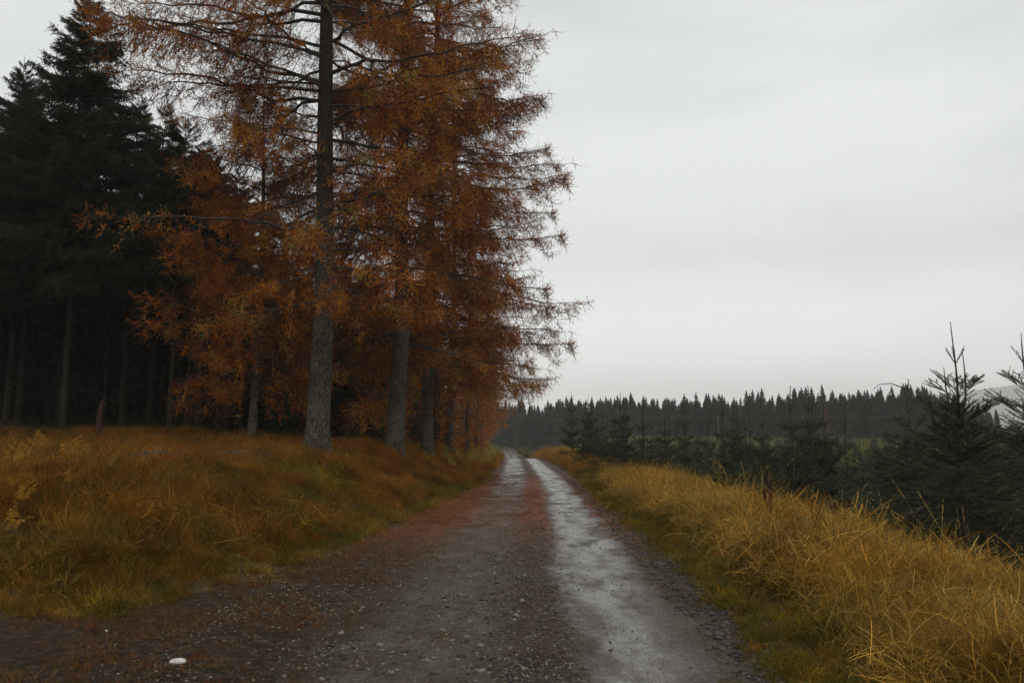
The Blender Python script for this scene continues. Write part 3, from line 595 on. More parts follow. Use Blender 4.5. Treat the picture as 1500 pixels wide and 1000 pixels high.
L1 = make_tree('larch_tree', (-5.6, 23), *larch(201, 27, .335, 4.2, lambda h: np.interp(h, [4, 7, 13, 20, 27], [3.8, 5.4, 6.6, 5.2, .6]), 112, (.002, 0), keep=k1, lib=LBA), LM_, M_larch_bark,
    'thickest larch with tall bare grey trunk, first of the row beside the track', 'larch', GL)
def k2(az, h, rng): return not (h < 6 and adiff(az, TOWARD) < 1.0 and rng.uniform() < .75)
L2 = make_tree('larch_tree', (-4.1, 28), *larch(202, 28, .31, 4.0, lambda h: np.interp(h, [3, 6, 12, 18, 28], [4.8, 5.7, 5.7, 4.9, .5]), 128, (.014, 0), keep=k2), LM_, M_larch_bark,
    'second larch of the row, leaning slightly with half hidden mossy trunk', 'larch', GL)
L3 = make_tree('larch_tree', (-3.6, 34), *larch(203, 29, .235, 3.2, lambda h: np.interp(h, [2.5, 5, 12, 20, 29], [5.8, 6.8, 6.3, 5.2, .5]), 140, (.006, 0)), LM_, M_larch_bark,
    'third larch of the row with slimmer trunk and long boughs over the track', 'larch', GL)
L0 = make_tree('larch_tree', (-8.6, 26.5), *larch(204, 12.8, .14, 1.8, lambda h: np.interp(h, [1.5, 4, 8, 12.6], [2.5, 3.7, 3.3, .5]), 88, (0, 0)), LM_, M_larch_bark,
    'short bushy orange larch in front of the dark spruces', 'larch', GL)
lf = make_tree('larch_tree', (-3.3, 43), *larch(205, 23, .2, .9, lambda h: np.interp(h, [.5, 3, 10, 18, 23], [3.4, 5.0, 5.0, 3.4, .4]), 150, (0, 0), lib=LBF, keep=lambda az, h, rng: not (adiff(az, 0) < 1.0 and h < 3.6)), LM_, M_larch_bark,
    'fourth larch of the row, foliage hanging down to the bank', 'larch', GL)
LAB = ['fifth larch of the row, dense orange crown down to the ground', 'sixth larch of the row, narrow strip of crown past the fifth', 'seventh larch of the row, well down the straight track',
       'eighth larch of the row, small in the distance by the track', 'ninth larch of the row, near where the track dips', 'tenth larch of the row, at the crest of the track']
for k, (xx, yy_, ss) in enumerate([(-3.0, 54, .82), (-2.9, 66, .72), (-3.1, 80, .74), (-3.8, 96, .72), (-4.8, 116, .78), (-6.0, 140, .8)]):
    copy_tree(lf, (xx, yy_, float(H(xx, yy_)) - .1), [.3, -.4, .15, .5, -.2, .1][k], ss, LAB[k], GL)
for k, (xx, yy_, ss) in enumerate([(-8.0, 170, .8), (-10.5, 205, .8), (-9.8, 240, .75), (-15, 275, .8), (-19, 300, .8)]):
    copy_tree(lf, (xx, yy_, float(H(xx, yy_)) - .1), (-.3, .2, .4, -.2, 0)[k], ss, 'small far larch past the dip, beside the distant bend of the track', 'far larches past the dip')

rb = R_(345); cb = Acc()
for h_, az_, s_, p_ in [(13.0, -.12, 1.12, -.03), (7.4, -.05, 1.22, -.05), (5.0, -.15, 1.12, -.02), (9.3, -.3, 1.08, .0), (6.2, .15, 1.1, -.08), (11.2, .1, 1.0, -.05), (3.9, -.4, 1.0, -.06), (15.5, -.2, .95, .05)]:
    place(cb, LB[5.5][rb.integers(3)], np.array([.03, 0, h_]), az_, p_, s_, rb.normal(.05, .06), rb.uniform(-.2, .2))
cb.obj('bough', LM_, L3)
# one long separate bough reaching out over the bank belongs to the first larch
ca = Acc(); place(ca, larch_branch(71, 6.2, .55, 9, curve=-.10), np.array([0.0, 0, 6.4]), math.radians(205), .10, 1.0, .12)
place(ca, larch_branch(72, 5.0, .8, 9, curve=.02), np.array([0.0, 0, 8.6]), math.radians(262), .22, .62, .15)
rng = R_(88)
for k in range(13):
    h = rng.uniform(9.5, 17.5); place(ca, LBA[5.5][k % 3], np.array([0.02, 0, h]), math.radians(rng.uniform(150, 232)), rng.uniform(-.02, .22), rng.uniform(1.0, 1.25), rng.normal(0, .1), rng.uniform(-.2, .2))
ca.obj('bough', LM_, L1)

# ------------------------------------------------------------------ dark mature spruces
def spruce_branch(seed, L, fing=6, nl=.055, nw=.016, dens=1., hang=.5):
    rng = R_(seed); a = Acc(); K = 10; s = np.linspace(0, 1, K)
    M = np.stack([L * s, np.cumsum(rng.normal(0, .015, K)) * L, L * (-.16 * s + .02 * s ** 2 + .16 * s ** 3) + np.cumsum(rng.normal(0, .005, K)) * L], -1)
    tubes(a, M, (.0065 * L + .004) * (1 - s) + .004, 5, .3)
    n = int(L * 15 * dens); ts = np.sort(rng.uniform(.12, 1, n)); P0s, Ds, Ls, vs, SP = [], [], [], [], []
    for i, t_ in enumerate(ts):
        b = np.array([np.interp(t_, s, M[:, j]) for j in range(3)]); sg = 1 if i % 2 else -1
        l = min(1.0, (.36 * L * (1 - t_) ** .7 + .14)) * rng.uniform(.5, 1.1); yaw = sg * rng.uniform(.5, 1.15) * (1 - .4 * t_)
        d = np.array([math.cos(yaw), math.sin(yaw), rng.uniform(-.35, .05)]); q = np.linspace(0, 1, 4)[:, None]
        p_ = b + d * q * l + np.array([0, 0, -1]) * hang * .35 * l * q ** 2; SP.append(p_)
        m_ = int(l * 16 * dens) + 3; tt = rng.uniform(.05, 1, m_); bb = np.stack([np.interp(tt, q[:, 0], p_[:, j]) for j in range(3)], -1)
        P0s.append(bb); Ds.append(nrm(d * rng.uniform(.3, .9, (m_, 1)) + rng.normal(0, .4, (m_, 3)) * np.array([1, 1, .5]) + np.array([0, 0, -1.]) * hang * rng.uniform(-.2, .9, (m_, 1))))
        Ls.append(rng.uniform(.10, .28, m_)); vs.append(np.clip(rng.normal(.45, .18) + 0 * tt, 0, 1))
    SP = np.array(SP); tubes(a, SP, np.tile(np.linspace(.006, .002, 4), (len(SP), 1)), 3, .3)
    needles(a, rng, np.concatenate(P0s), np.concatenate(Ds), np.concatenate(Ls), fing, nl, nw, .7, np.concatenate(vs)); return a.get()
SB = {3.: [spruce_branch(300 + i, 3., fing=8, nl=.06, nw=.028, dens=1.1, hang=.8) for i in range(3)], 1.6: [spruce_branch(310 + i, 1.6, fing=8, nl=.06, nw=.028, dens=1.3, hang=.7) for i in range(3)]}
SBF = {3.: [spruce_branch(320 + i, 3., fing=5, nl=.12, nw=.07, dens=.8, hang=.8) for i in range(2)], 1.6: [spruce_branch(330 + i, 1.6, fing=5, nl=.12, nw=.07, dens=.9, hang=.7) for i in range(2)]}
def spruce(seed, Ht, r0, z0, R0, gap=.42, lib=SB, per=5, lean=(0, 0), snag=30):
    rng = R_(seed); ta, axis, rad = trunk_mesh(Ht, r0, seed, lean, .3, 40, 10, .05); ca = Acc(); h = z0
    while h < Ht - .15:
        f = (h - z0) / (Ht - z0); Rr = R0 * (1 - f) ** .85 * np.interp(f, [0, .12], [.65, 1]) + .12
        for k in range(per if f < .92 else 4):
            L = Rr * rng.uniform(.75, 1.12); key = 3. if L > 2.0 else 1.6; hh = min(h + rng.uniform(-.15, .15), Ht - .05)
            place(ca, lib[key][rng.integers(len(lib[key]))], axis(hh), rng.uniform(0, 6.28), np.interp(f, [0, .3, .75, 1], [-.30, -.08, .25, .95]) + rng.uniform(-.1, .1), L / key, rng.normal(0, .1), rng.uniform(-.2, .2))
        h += gap * (1 - .45 * f) * rng.uniform(.8, 1.2)
    tubes(ca, np.array([axis(Ht - .3), axis(Ht) + [0, 0, .35]]), np.array([.015, .004]), 4, .3)
    for i in range(snag):
        h = rng.uniform(1., z0 + 1); az = rng.uniform(0, 6.28); l = rng.uniform(.2, 1.2); q = np.linspace(0, 1, 4)[:, None]
        d = np.array([math.cos(az), math.sin(az), rng.uniform(-.4, .05)]); tubes(ca, axis(h) + d * q * l + rng.normal(0, .02, (4, 3)) * q, np.linspace(.009, .002, 4), 3, .3)
    return ta, ca
SM = [M_stwig, M_sneedle]; GS = 'dark spruces of the plantation edge'
S1 = make_tree('spruce_tree', (-16.0, 28.5), *spruce(401, 16.8, .115, 5.6, 3.9, gap=.30, per=6), SM, M_spruce_bark, 'tallest dark spruce, its pointed top cut by the photo edge', 'spruce', GS)
S2 = make_tree('spruce_tree', (-15.6, 32.), *spruce(402, 13.9, .12, 6.0, 3.0, gap=.32), SM, M_spruce_bark, 'dark spruce whose pale straight stem stands just past the broken stub', 'spruce', GS)
S3 = make_tree('spruce_tree', (-12.2, 28.5), *spruce(403, 11.5, .095, 6.0, 2.9, gap=.3, snag=40), SM, M_spruce_bark, 'dark spruce with the palest slender stem, between the stub and the short larch', 'spruce', GS)
LS = ['thin dark spruce stem at the photo edge', 'slim dark spruce stem beside the tallest spruce', 'very thin dark stem just past the palest stem', 'dark stem paired with the very thin one past the palest stem',
      'thin dark stem of a close pair under the short larch', 'thinnest dark stem of the pair under the short larch']
for k, (src, xx, yy_, ss) in enumerate([(S3, -19.2, 30.3, 1.12), (S2, -19.4, 31.4, .9), (S3, -12.6, 31, .9), (S3, -11.9, 30.3, .95), (S3, -12.0, 32.6, .82), (S3, -11.8, 33, .7)]):
    copy_tree(src, (xx, yy_, float(H(xx, yy_))), k * 2.1 + 1, ss, LS[k], GS)
SD_ = make_tree('spruce_tree', (-15.5, 42), *spruce(404, 12.4, .12, 1.0, 3.0, gap=.34, per=6, lib=SBF), SM, M_spruce_bark, 'dark spruce with boughs down to the ground, deep inside the shaded plantation', 'spruce', 'dark spruces deep in the plantation')
for k, (xx, yy_, ss, lb) in enumerate([(-15.4, 34, 1.05, 'dark spruce whose top pokes up just past the tallest spruce'), (-14.3, 36, 1.0, 'dark spruce whose top shows through the larch boughs'), (-13.6, 38.5, .95, 'dark spruce with its top lowest behind the short larch')]):
    copy_tree(S2, (xx, yy_, float(H(xx, yy_))), k * 2.2, ss, lb, GS)
rng = R_(9); pts_ = []
for k in range(3000):
    yy_ = rng.uniform(33, 66); xx = rng.uniform(-.74 * yy_ - 3, -6.6 - max(0, (44 - yy_)) * .12)
    if all((xx - a_) ** 2 + (yy_ - b_) ** 2 > 2.45 ** 2 for a_, b_ in pts_) : pts_.append((xx, yy_))
    if len(pts_) > 170: break
for k, (xx, yy_) in enumerate(pts_):
    # lower trees behind the gap in the larch row
    u_ = xx / yy_; lim = 11.0 if u_ > -.37 else 15.5
    s_ = rng.uniform(.8, 1.0) * min(1.0, lim / 13.9 * (yy_ / 45 if u_ > -.37 else 1.0)) if True else 1
    back = yy_ > 37 or u_ > -.3
    copy_tree(SD_ if back else [S2, S3][k % 2], (xx, yy_, float(H(xx, yy_)) - .05), rng.uniform(0, 6.28), s_ * rng.uniform(.9, 1.1) * (1.1 if back else 1), 'dark spruce with boughs down to the ground, deep inside the shaded plantation' if back else 'dark spruce standing just behind the front stems of the plantation', 'dark spruces deep in the plantation')
# the spruces past the frame edge that shade the bank edge
for k, (xx, yy_, ss) in enumerate([(-20.5, 26.5, 1.0), (-24, 30, 1.0), (-27, 27, 1.), (-22, 34, 1.05)]):
    copy_tree(S1, (xx, yy_, float(H(xx, yy_))), k * 1.7, ss * .93, ['dark spruce crowding the photo edge with low drooping boughs', 'dark spruce behind the one crowding the photo edge', 'dark spruce outside the photo edge on the bank', 'dark spruce in the second rank at the photo edge'][k], GS)

# ------------------------------------------------------------------ young spruces
def young(seed, Ht, nq=46, nl=.024, nw=.0035, wid=1.0, lead=.55, leaders=((0, 0, 1.),), sub=True, bent=False, bare=1, lr=.0055):
    """year shoots: whorls of boughs on a leader; every shoot is a brush of needles"""
    rng = R_(seed); ta = Acc(); ca = Acc(); SP0, SD, SL, SV = [], [], [], []; tw = []
    def shoot(p0, d, l, v): SP0.append(p0); SD.append(d); SL.append(l); SV.append(v); tw.append((p0, p0 + d * l))
    for li, (lx_, ly_, top) in enumerate(leaders):
        Hh = Ht * top; h = Hh; nodes = [Hh]; gap = lead
        while h > .25: h -= gap * rng.uniform(.85, 1.1); nodes.append(max(h, .15)); gap = max(.27, gap * .88)
        base_h = 0 if li == 0 else Ht * .52
        ax = lambda q: np.array([lx_ * np.clip((q - base_h) / (.25 * Ht), 0, 1) + .02 * math.sin(q * 3 + seed), ly_ * np.clip((q - base_h) / (.25 * Ht), 0, 1), q])
        qs = np.linspace(base_h - (.3 if li == 0 else 0), Hh, 26); rr = (.0095 * (Hh - qs) ** .95 + lr); tubes(ta, np.array([ax(q) for q in qs]), rr * np.where(qs > Hh - .1, .8, 1), 7, .5)
        q = Hh - lead
        for j in range(int(lead / .06)): shoot(ax(q + j * .06), np.array([0, 0, 1.]), .06, -1)      # sparse needles pressed to the leader
        for yi, hn in enumerate(nodes[1:], 1):
            if hn < base_h + .1: break
            nbr = rng.integers(4, 7) if li == 0 else 4; a0 = rng.uniform(0, 6.28)
            Lb = min((.30 * yi ** .95 + .06) * wid, 1.75 * wid) * (1 if li == 0 else .7); extra = 0 if yi < 2 else 7
            for k in range(nbr + extra):
                main = k < nbr; az = a0 + k * 2 * np.pi / nbr + rng.uniform(-.25, .25); hh = hn if main else hn - rng.uniform(.05, .28)
                L = Lb * rng.uniform(.8, 1.12) * (1 if main else rng.uniform(.3, .65)); el = np.interp(yi, [1, 2, 4, 8], [.95, .72, .45, .12]) + rng.uniform(-.1, .12)
                ny = max(1, min(yi, 6)) if main else max(1, min(yi - 1, 3)); seg = L / ny; p0 = ax(hh); cu = .0
                for s_ in range(ny):
                    e2 = el - .10 * s_ + (.10 * s_ if s_ > ny - 3 else 0) + rng.uniform(-.06, .06); az2 = az + rng.uniform(-.06, .06)
                    d = np.array([math.cos(az2) * math.cos(e2), math.sin(az2) * math.cos(e2), math.sin(e2)]); age = ny - 1 - s_
                    if seg > .22: shoot(p0, d, seg * .5, rng.uniform(.35, .7)); shoot(p0 + d * seg * .5, d, seg * .5, rng.uniform(.35, .75))
                    else: shoot(p0, d, seg, rng.uniform(.35, .75))
                    p0 = p0 + d * seg
                    if age >= 1 and sub:
                        for sg in (-1, 1) * (2 if age < 5 else 1):
                            l2 = min(.19 * age ** .9, .6) * rng.uniform(.6, 1.1); yw = az2 + sg * rng.uniform(.55, .95); e3 = e2 + rng.uniform(-.2, .12)
                            d2 = np.array([math.cos(yw) * math.cos(e3), math.sin(yw) * math.cos(e3), math.sin(e3)]); pp = p0 - d * rng.uniform(0, .3) * seg; n2 = max(1, int(l2 / .16))
                            for w_ in range(n2):
                                shoot(pp + d2 * l2 * w_ / n2, d2, l2 / n2, rng.uniform(.3, .8))
                                if w_ < n2 - 1 or n2 == 1:
                                    for s3 in (-1, 1):
                                        y3 = yw + s3 * rng.uniform(.5, .95); d3 = np.array([math.cos(y3), math.sin(y3), e3 + rng.uniform(-.25, .1)]); shoot(pp + d2 * l2 * (w_ + 1) / n2, nrm(d3), rng.uniform(.07, .17), rng.uniform(.3, .9))
    P0 = np.array(SP0); D = np.array(SD); L = np.array(SL); Vv = np.array(SV); body = Vv >= 0
    tw = np.array(tw); tubes(ca, tw, np.tile([.0042, .0028], (len(tw), 1)), 3, .3)
    for lo_, hi_ in ((0, .1), (.1, .16), (.16, .24), (.24, 9)):
        k = body & (L >= lo_) & (L < hi_)
        if k.any(): needles(ca, rng, P0[k], D[k], L[k], max(3, int(nq * min(hi_, .32) / .2)), nl, nw, .85, Vv[k])
    k = ~body; needles(ca, rng, P0[k], D[k], L[k], max(3, nq // 4), nl * .6, nw, .5, .4)
    if bent:
        b = np.array([0, 0, Ht]); P = np.array([b, b + [-.1, 0, .05], b + [-.3, 0, .12], b + [-.5, 0, .10], b + [-.62, 0, .02]]); tubes(ta, P, np.array([.012, .011, .009, .007, .004]), 6, .5)
        tubes(ta, np.array([b, b + [.03, 0, .12], b + [.02, 0, .2]]), np.array([.011, .008, .006]), 6, .5)
    return ta, ca
YM = [M_stwig, M_yneedle]; GY = 'young spruces beside the verge'; M_leader = plain('leader_bark', (.035, .024, .015))
Y1 = make_tree('young_spruce', (6.25, 11.2), *young(501, 3.3 - float(H(6.25, 11.2)), 64, nl=.027, nw=.0055, leaders=((0, 0, 1.), (.13, .02, .90), (-.17, 0, .84)), wid=.78), YM, M_leader, 'young spruce with three upright leader shoots, highest on the verge side', 'spruce', GY)
Y2 = make_tree('young_spruce', (7.95, 12.3), *young(502, 3.3 - float(H(7.95, 12.3)), 60, nl=.027, nw=.0055, leaders=((0, 0, 1.), (.16, 0, .93)), wid=.85), YM, M_leader, 'young spruce cut by the photo edge beside the three-leadered one', 'spruce', GY)
Y3 = make_tree('young_spruce', (7.25, 14.6), *young(503, 2.55 - float(H(7.25, 14.6)), 52, nl=.028, nw=.006, bent=True, lead=.45, wid=.8), YM, M_leader, 'young spruce whose leader is broken and bent sideways', 'spruce', GY)
def low(seed, Ht, **k): return young(seed, Ht, 22, .05, .014, lr=.0105, **k)
Y4 = make_tree('young_spruce', (7.5, 21.5), *low(504, 3.13 - float(H(7.5, 21.5)), lead=.85, wid=.8), YM, M_leader, 'young spruce with a tall straight bare leader, midway along the verge', 'spruce', GY)
Y5 = make_tree('young_spruce', (8.35, 22.5), *low(505, 3.2 - float(H(8.35, 22.5)), lead=.7, wid=.9, leaders=((0, 0, 1.), (.1, 0, .9))), YM, M_leader, 'young spruce with a kinked leader next to the tall straight one', 'spruce', GY)
Y6 = make_tree('young_spruce', (5.15, 38.), *low(506, 4.0 - float(H(5.15, 38.)), lead=.95, wid=1.0), YM, M_leader, 'bushy young spruce at the end of the dense dark clump', 'spruce', GY)
lowp = [Y4, Y5, Y6, Y6]
spots = [(4.9, 34.5, .85), (6.4, 33.5, .8), (4.6, 41, .85), (5.9, 36, .98), (5.6, 44, .9), (4.4, 46, 1.0), (7.3, 42, 1.1), (7.0, 28.5, 1.0), (5.8, 27, .8), (8.3, 30, .95), (9.8, 33, 1.0), (5.2, 52, 1.2), (4.5, 60, 1.3),
         (7.8, 25.0, .9), (10.6, 25.5, 1.0), (11.3, 20.5, .95), (9.2, 17.5, .95), (7.1, 18.2, .85), (8.1, 14.6, .8), (9.8, 14.8, 1.05), (12.4, 18.4, 1.05), (6.2, 22., .75), (7.2, 12.8, .6)]
rg = R_(222)
while len(spots) < 84:
    yy_ = rg.uniform(17, 62); xx = float(erf(yy_)) + 2.0 + 11 * rg.uniform() ** 1.5
    if all((xx - a_[0]) ** 2 + (yy_ - a_[1]) ** 2 > 1.1 for a_ in spots): spots.append((xx, yy_, rg.uniform(.42, .78)))
for k, (xx, yy_, ss) in enumerate(spots):
    copy_tree(lowp[k % 4], (xx, yy_, float(H(xx, yy_)) - .05), k * 1.7, (ss * .8, ss * .8, ss), 'young spruce crowded among its neighbours behind the golden verge', 'young spruces crowded behind the verge')
FS = [Y6]
for k, (xx, yy_, ss, lb) in enumerate([(2.5, 138, 1.35, 'bushy spruce standing alone by the far dip of the track'), (5.9, 146, 1.2, 'low rounded spruce, second past the far dip of the track'), (9.4, 128, 1.0, 'small pale spruce third past the far dip')]):
    copy_tree(Y6, (xx, yy_, float(H(xx, yy_))), k * 2., (ss * 1.25, ss * 1.25, ss), lb)
def tiny(seed, Ht=3.0, n=150):
    rng = R_(seed); ta = Acc(); ca = Acc(); tubes(ta, np.array([[0, 0, -.2], [0.01, 0, Ht * .5], [0, 0, Ht]]), np.array([.05, .03, .008]), 5)
    zz = Ht * .80 * rng.uniform(.05, 1, n) ** .9; l = (1 - zz / Ht) * .42 * Ht * rng.uniform(.5, 1.1, n) + .08; az = rng.uniform(0, 6.28, n); e = rng.uniform(.0, .5, n)
    D = np.stack([np.cos(az) * np.cos(e), np.sin(az) * np.cos(e), np.sin(e)], -1); P0 = np.stack([0 * zz, 0 * zz, zz], -1)
    tubes(ca, np.stack([P0, P0 + D * l[:, None]], 1), np.tile([.009, .004], (n, 1)), 3, .3); needles(ca, rng, P0, D, l, 22, .12, .03, .8, rng.uniform(.2, .8, n)); return ta, ca
T1 = make_tree('young_spruce', (14, 36), *tiny(601), YM, M_leader, 'small young spruce standing in the green field of the plantation', 'spruce', 'small young spruces in the field')
T2 = make_tree('young_spruce', (20, 44), *tiny(602, 2.6, 120), YM, M_leader, 'small young spruce standing in the green field of the plantation', 'spruce', 'small young spruces in the field')
rng = R_(12); c_ = 0
while c_ < 215:
    yy_ = 22 + 120 * rng.uniform() ** 1.3; xx = rng.uniform(5.5, .68 * yy_ + 2)
    if dright(xx, yy_) < 5.5 or (xx < 12 and yy_ < 26): continue
    copy_tree([T1, T2][c_ % 2], (xx, yy_, float(H(xx, yy_)) - .05), rng.uniform(0, 6.28), rng.uniform(.6, 1.1), 'small young spruce standing in the green field of the plantation', 'small young spruces in the field'); c_ += 1

# ------------------------------------------------------------------ mature forest wall across the field
def farspruce(seed, Ht, R0, n=420):
    rng = R_(seed); a = Acc(); tubes(a, np.array([[0, 0, -.5], [0, 0, Ht * .6], [0, 0, Ht]]), np.array([.16, .10, .03]), 5, .3)
    n = 760; f = rng.uniform(0, 1, n) ** .85; z = Ht * (.08 + .92 * f); l = R0 * (1 - f) ** .9 * rng.uniform(.5, 1.1, n) + .06; az = rng.uniform(0, 6.28, n); e = np.interp(f, [0, .6, .9, 1], [-.45, -.2, .3, 1.1]) + rng.uniform(-.15, .15, n)
    D = np.stack([np.cos(az) * np.cos(e), np.sin(az) * np.cos(e), np.sin(e)], -1); P0 = np.stack([0 * z, 0 * z, z], -1)
    for lo_, hi_, nl_ in ((0, .5, .5), (.5, .8, .36), (.8, .93, .24), (.93, 1.01, .14)):
        k = (f >= lo_) & (f < hi_); needles(a, rng, P0[k], D[k], l[k], 7, nl_, nl_ * .38, .6, rng.uniform(.1, .9, k.sum()), lo=.1)
    return a
FM = [farspruce(700 + i, 12., 2.2).mesh('tree_shape', [M_stwig, M_fneedle]) for i in range(5)]
rng = R_(33); n_ = 0
def farline(u_):   # distance of the wall by its direction
    return np.interp(u_, [0.0, .05, .12, .3, .5, .62], [225, 205, 190, 165, 150, 142])
for row in range(5):
    for u_ in np.arange(.012, .60, .0100 if row < 3 else .013):
        if n_ >= 298: break
        uu = u_ + rng.uniform(-.004, .004) + row * .003; d_ = farline(uu) + row * 6 + rng.uniform(-4, 4); xx = uu * d_; yy_ = d_; zt = np.interp(uu, [0, .03, .2, .45, .52, .56, .60], [13.2, 12.2, 10.2, 10.6, 10.4, 8.3, 6.5])
        o = bpy.data.objects.new('far_spruce', FM[n_ % 5]); link(o); s_ = zt / 12 * rng.uniform(.74, 1.14) * (.93 + .14 * float(vn(uu * 28, 3.3, 5))); o.scale = (s_ * rng.uniform(.9, 1.15),) * 2 + (s_,); o.location = (xx, yy_, float(H(xx, yy_)) - .2); o.rotation_euler = (rng.uniform(-.02, .02), 0, rng.uniform(0, 6.28))
        tag(o, 'tall dark spruce in the misty forest wall beyond the young plantation', 'spruce', 'spruces of the far forest wall'); n_ += 1
# deeper ranks read as one mass
PT = []
for k in range(900):
    uu = rng.uniform(-.12, .60); d_ = farline(max(uu, 0)) + rng.uniform(22, 75); PT.append((uu * d_, d_, float(H(uu * d_, d_)) - .2))
PT = np.array(PT); n = len(PT); ss = np.interp(PT[:, 0] / PT[:, 1], [0, .03, .2, .45, .52, .56, .60], [14., 13., 10.4, 10.8, 10.6, 8., 6.5]) / 12 * rng.uniform(.8, 1.1, n)
scatter('distant_forest', FM, PT, np.stack([0 * ss, 0 * ss, rng.uniform(0, 6.28, n)], -1), np.stack([ss, ss, ss], -1), rng.integers(0, 5, n), np.ones((n, 3)), 'deeper ranks of dark spruce forest fading into the mist')

# rust-leaved saplings at the foot of the wall
M_rust = leaf_mat('rust_leaves', [(0., (.12, .05, .02)), (1., (.28, .12, .04))], trans=.3)
def rusty(seed, Ht):
    rng = R_(seed); ta = Acc(); ca = Acc(); tubes(ta, np.array([[0, 0, -.2], [.1, 0, Ht * .5], [0, 0, Ht]]), np.array([.07, .05, .01]), 6); n = 90
    z = Ht * rng.uniform(.3, 1, n); az = rng.uniform(0, 6.28, n); l = rng.uniform(.4, 1.5, n) * (1.15 - z / Ht) + .2; D = nrm(np.stack([np.cos(az), np.sin(az), rng.uniform(.2, 1.2, n)], -1)); P0 = np.stack([0 * z, 0 * z, z], -1)
    tubes(ca, np.stack([P0, P0 + D * l[:, None]], 1), np.tile([.02, .006], (n, 1)), 3, .3); needles(ca, rng, P0, D, l, 14, .16, .08, 1., rng.uniform(0, 1, n), lo=.3); return ta, ca
B1 = make_tree('birch_tree', (53, 135), *rusty(801, 7.), [M_stwig, M_rust], M_spruce_bark, 'rust leaved tree at the foot of the far spruce wall', 'birch')
copy_tree(B1, (66, 132, float(H(66, 132)) - .1), 2., .62, 'smaller rust leaved tree near the tapering end of the spruce wall')
copy_tree(B1, (57, 127, float(H(57, 127)) - .1), 4., .42, 'low rust leaved bush just before the rust leaved tree')

# ------------------------------------------------------------------ power line
M_pole = plain('pole_wood', (.10, .05, .03)); M_wire = plain('wire_metal', (.22, .22, .2), .4)
polep = [(-7.5, 129), (30.9, 120), (73, 112)]; tops = []
for k, (xx, yy_) in enumerate(polep):
    e = empty('utility_pole', (xx, yy_, float(H(xx, yy_)))); tag(e, ['wooden line pole hidden behind the orange larches', 'reddish wooden line pole in the open field before the spruce wall', 'wooden line pole behind the three-leadered young spruce'][k], 'utility pole', 'poles of the wire line')
    z_ = 5.35 - float(H(xx, yy_)); a = Acc(); tubes(a, np.array([[0, 0, -.4], [0, 0, z_ * .5], [0, 0, z_]]), np.array([.12, .11, .09]), 10); a.obj('pole', [M_pole], e, True)
    a = Acc(); tubes(a, np.array([[0, 0, z_], [0, 0, z_ + .06], [0, 0, z_ + .12], [0, 0, z_ + .14]]), np.array([.05, .06, .04, .01]), 8); a.obj('insulator', [M_wire], e, True); tops.append((xx, yy_, 5.49))
a = Acc()
for A0, B0 in zip(tops[:-1], tops[1:]):
    s = np.linspace(0, 1, 24)[:, None]; P = np.array(A0) * (1 - s) + np.array(B0) * s; P[:, 2] -= (1 - (2 * s[:, 0] - 1) ** 2) * .28; tubes(a, P, np.full(24, .008), 5)
tag(a.obj('overhead_wire', [M_wire]), 'thin pale wire strung across in front of the spruce wall', 'wire')

# ------------------------------------------------------------------ small things
# broken stub of a dead tree
rng = R_(3); s = np.linspace(0, 1, 14); z = s * 1.5; th = np.arange(9) / 9 * 6.283
rr = (.11 + .05 * np.exp(-z / .2) - .03 * s)[:, None] * (1 + .2 * fbm(th[None] * 1.5 + 9, z[:, None] * 2, 4, 3)) * np.where(s > .93, .45, 1)[:, None]
V = np.stack([rr * np.cos(th) + (.10 * s + .03 * np.sin(s * 7))[:, None], rr * np.sin(th), np.repeat(z[:, None], 9, 1) + (s > .85)[:, None] * rng.uniform(-.12, .12, (1, 9))], -1)
j, i = np.meshgrid(np.arange(13), np.arange(9), indexing='ij'); b = j * 9 + i; b2 = j * 9 + (i + 1) % 9
a = Acc(); a.add(V.reshape(-1, 3), np.stack([b, b2, b2 + 9, b + 9], -1).reshape(-1, 4)); a.add(np.vstack([V[-1], V[-1].mean(0)]), None, [[q, (q + 1) % 9, 9] for q in range(9)])
o = a.obj('tree_stump', [M_rot], None, True); o.location = (-13.6, 26.3, float(H(-13.6, 26.3)) - .1); tag(o, 'broken reddish stub of a dead tree before the dark forest', 'tree stump')
for (x_, y_, hh, lb) in [(-10.4, 31, .5, 'short pale dead stub between the short larch and the thickest larch'), (-9.7, 31.5, .42, 'tiny pale stake beside the short dead stub')]:
    a = Acc(); tubes(a, np.array([[0, 0, -.1], [.01, 0, hh * .6], [-.02, 0, hh]]), np.array([.06, .05, .025]), 7); o = a.obj('tree_stump', [M_dead], None, True); o.location = (x_, y_, float(H(x_, y_))); tag(o, lb, 'tree stump')
# fallen lichen-pale branch on the bank
def fallen(seed, L, r, n):
    rng = R_(seed); a = Acc(); q = np.linspace(0, 1, 12); P = np.stack([L * (q - .5), .12 * np.sin(q * 5), .10 + .12 * np.sin(q * 3.1) + .02 * rng.normal(size=12)], -1); tubes(a, P, np.linspace(r, r * .25, 12), 7)
    for k in range(n):
        i = rng.integers(1, 11); l = rng.uniform(.1, .42); d = nrm(np.array([rng.uniform(-.2, 1), rng.uniform(-1, 1), rng.uniform(-.2, .35)])); qq = np.linspace(0, 1, 4)[:, None]
        tubes(a, P[i] + d * qq * l + rng.normal(0, .02, (4, 3)) * qq, np.linspace(r * .35, .004, 4), 4)
        for _ in range(4): j = rng.uniform(.3, 1); d2 = nrm(d + rng.normal(0, .6, 3)); tubes(a, np.array([P[i] + d * j * l, P[i] + d * j * l + d2 * .12]), np.array([.006, .003]), 3)
    return a
o = fallen(1, 2.0, .024, 14).obj('fallen_branch', [M_dead], None, True); o.location = (-6.45, 18.2, float(H(-6.45, 18.2)) + .12); o.rotation_euler = (0, -.06, .35); tag(o, 'pale lichened fallen branch lying across the bank grass', 'branch')
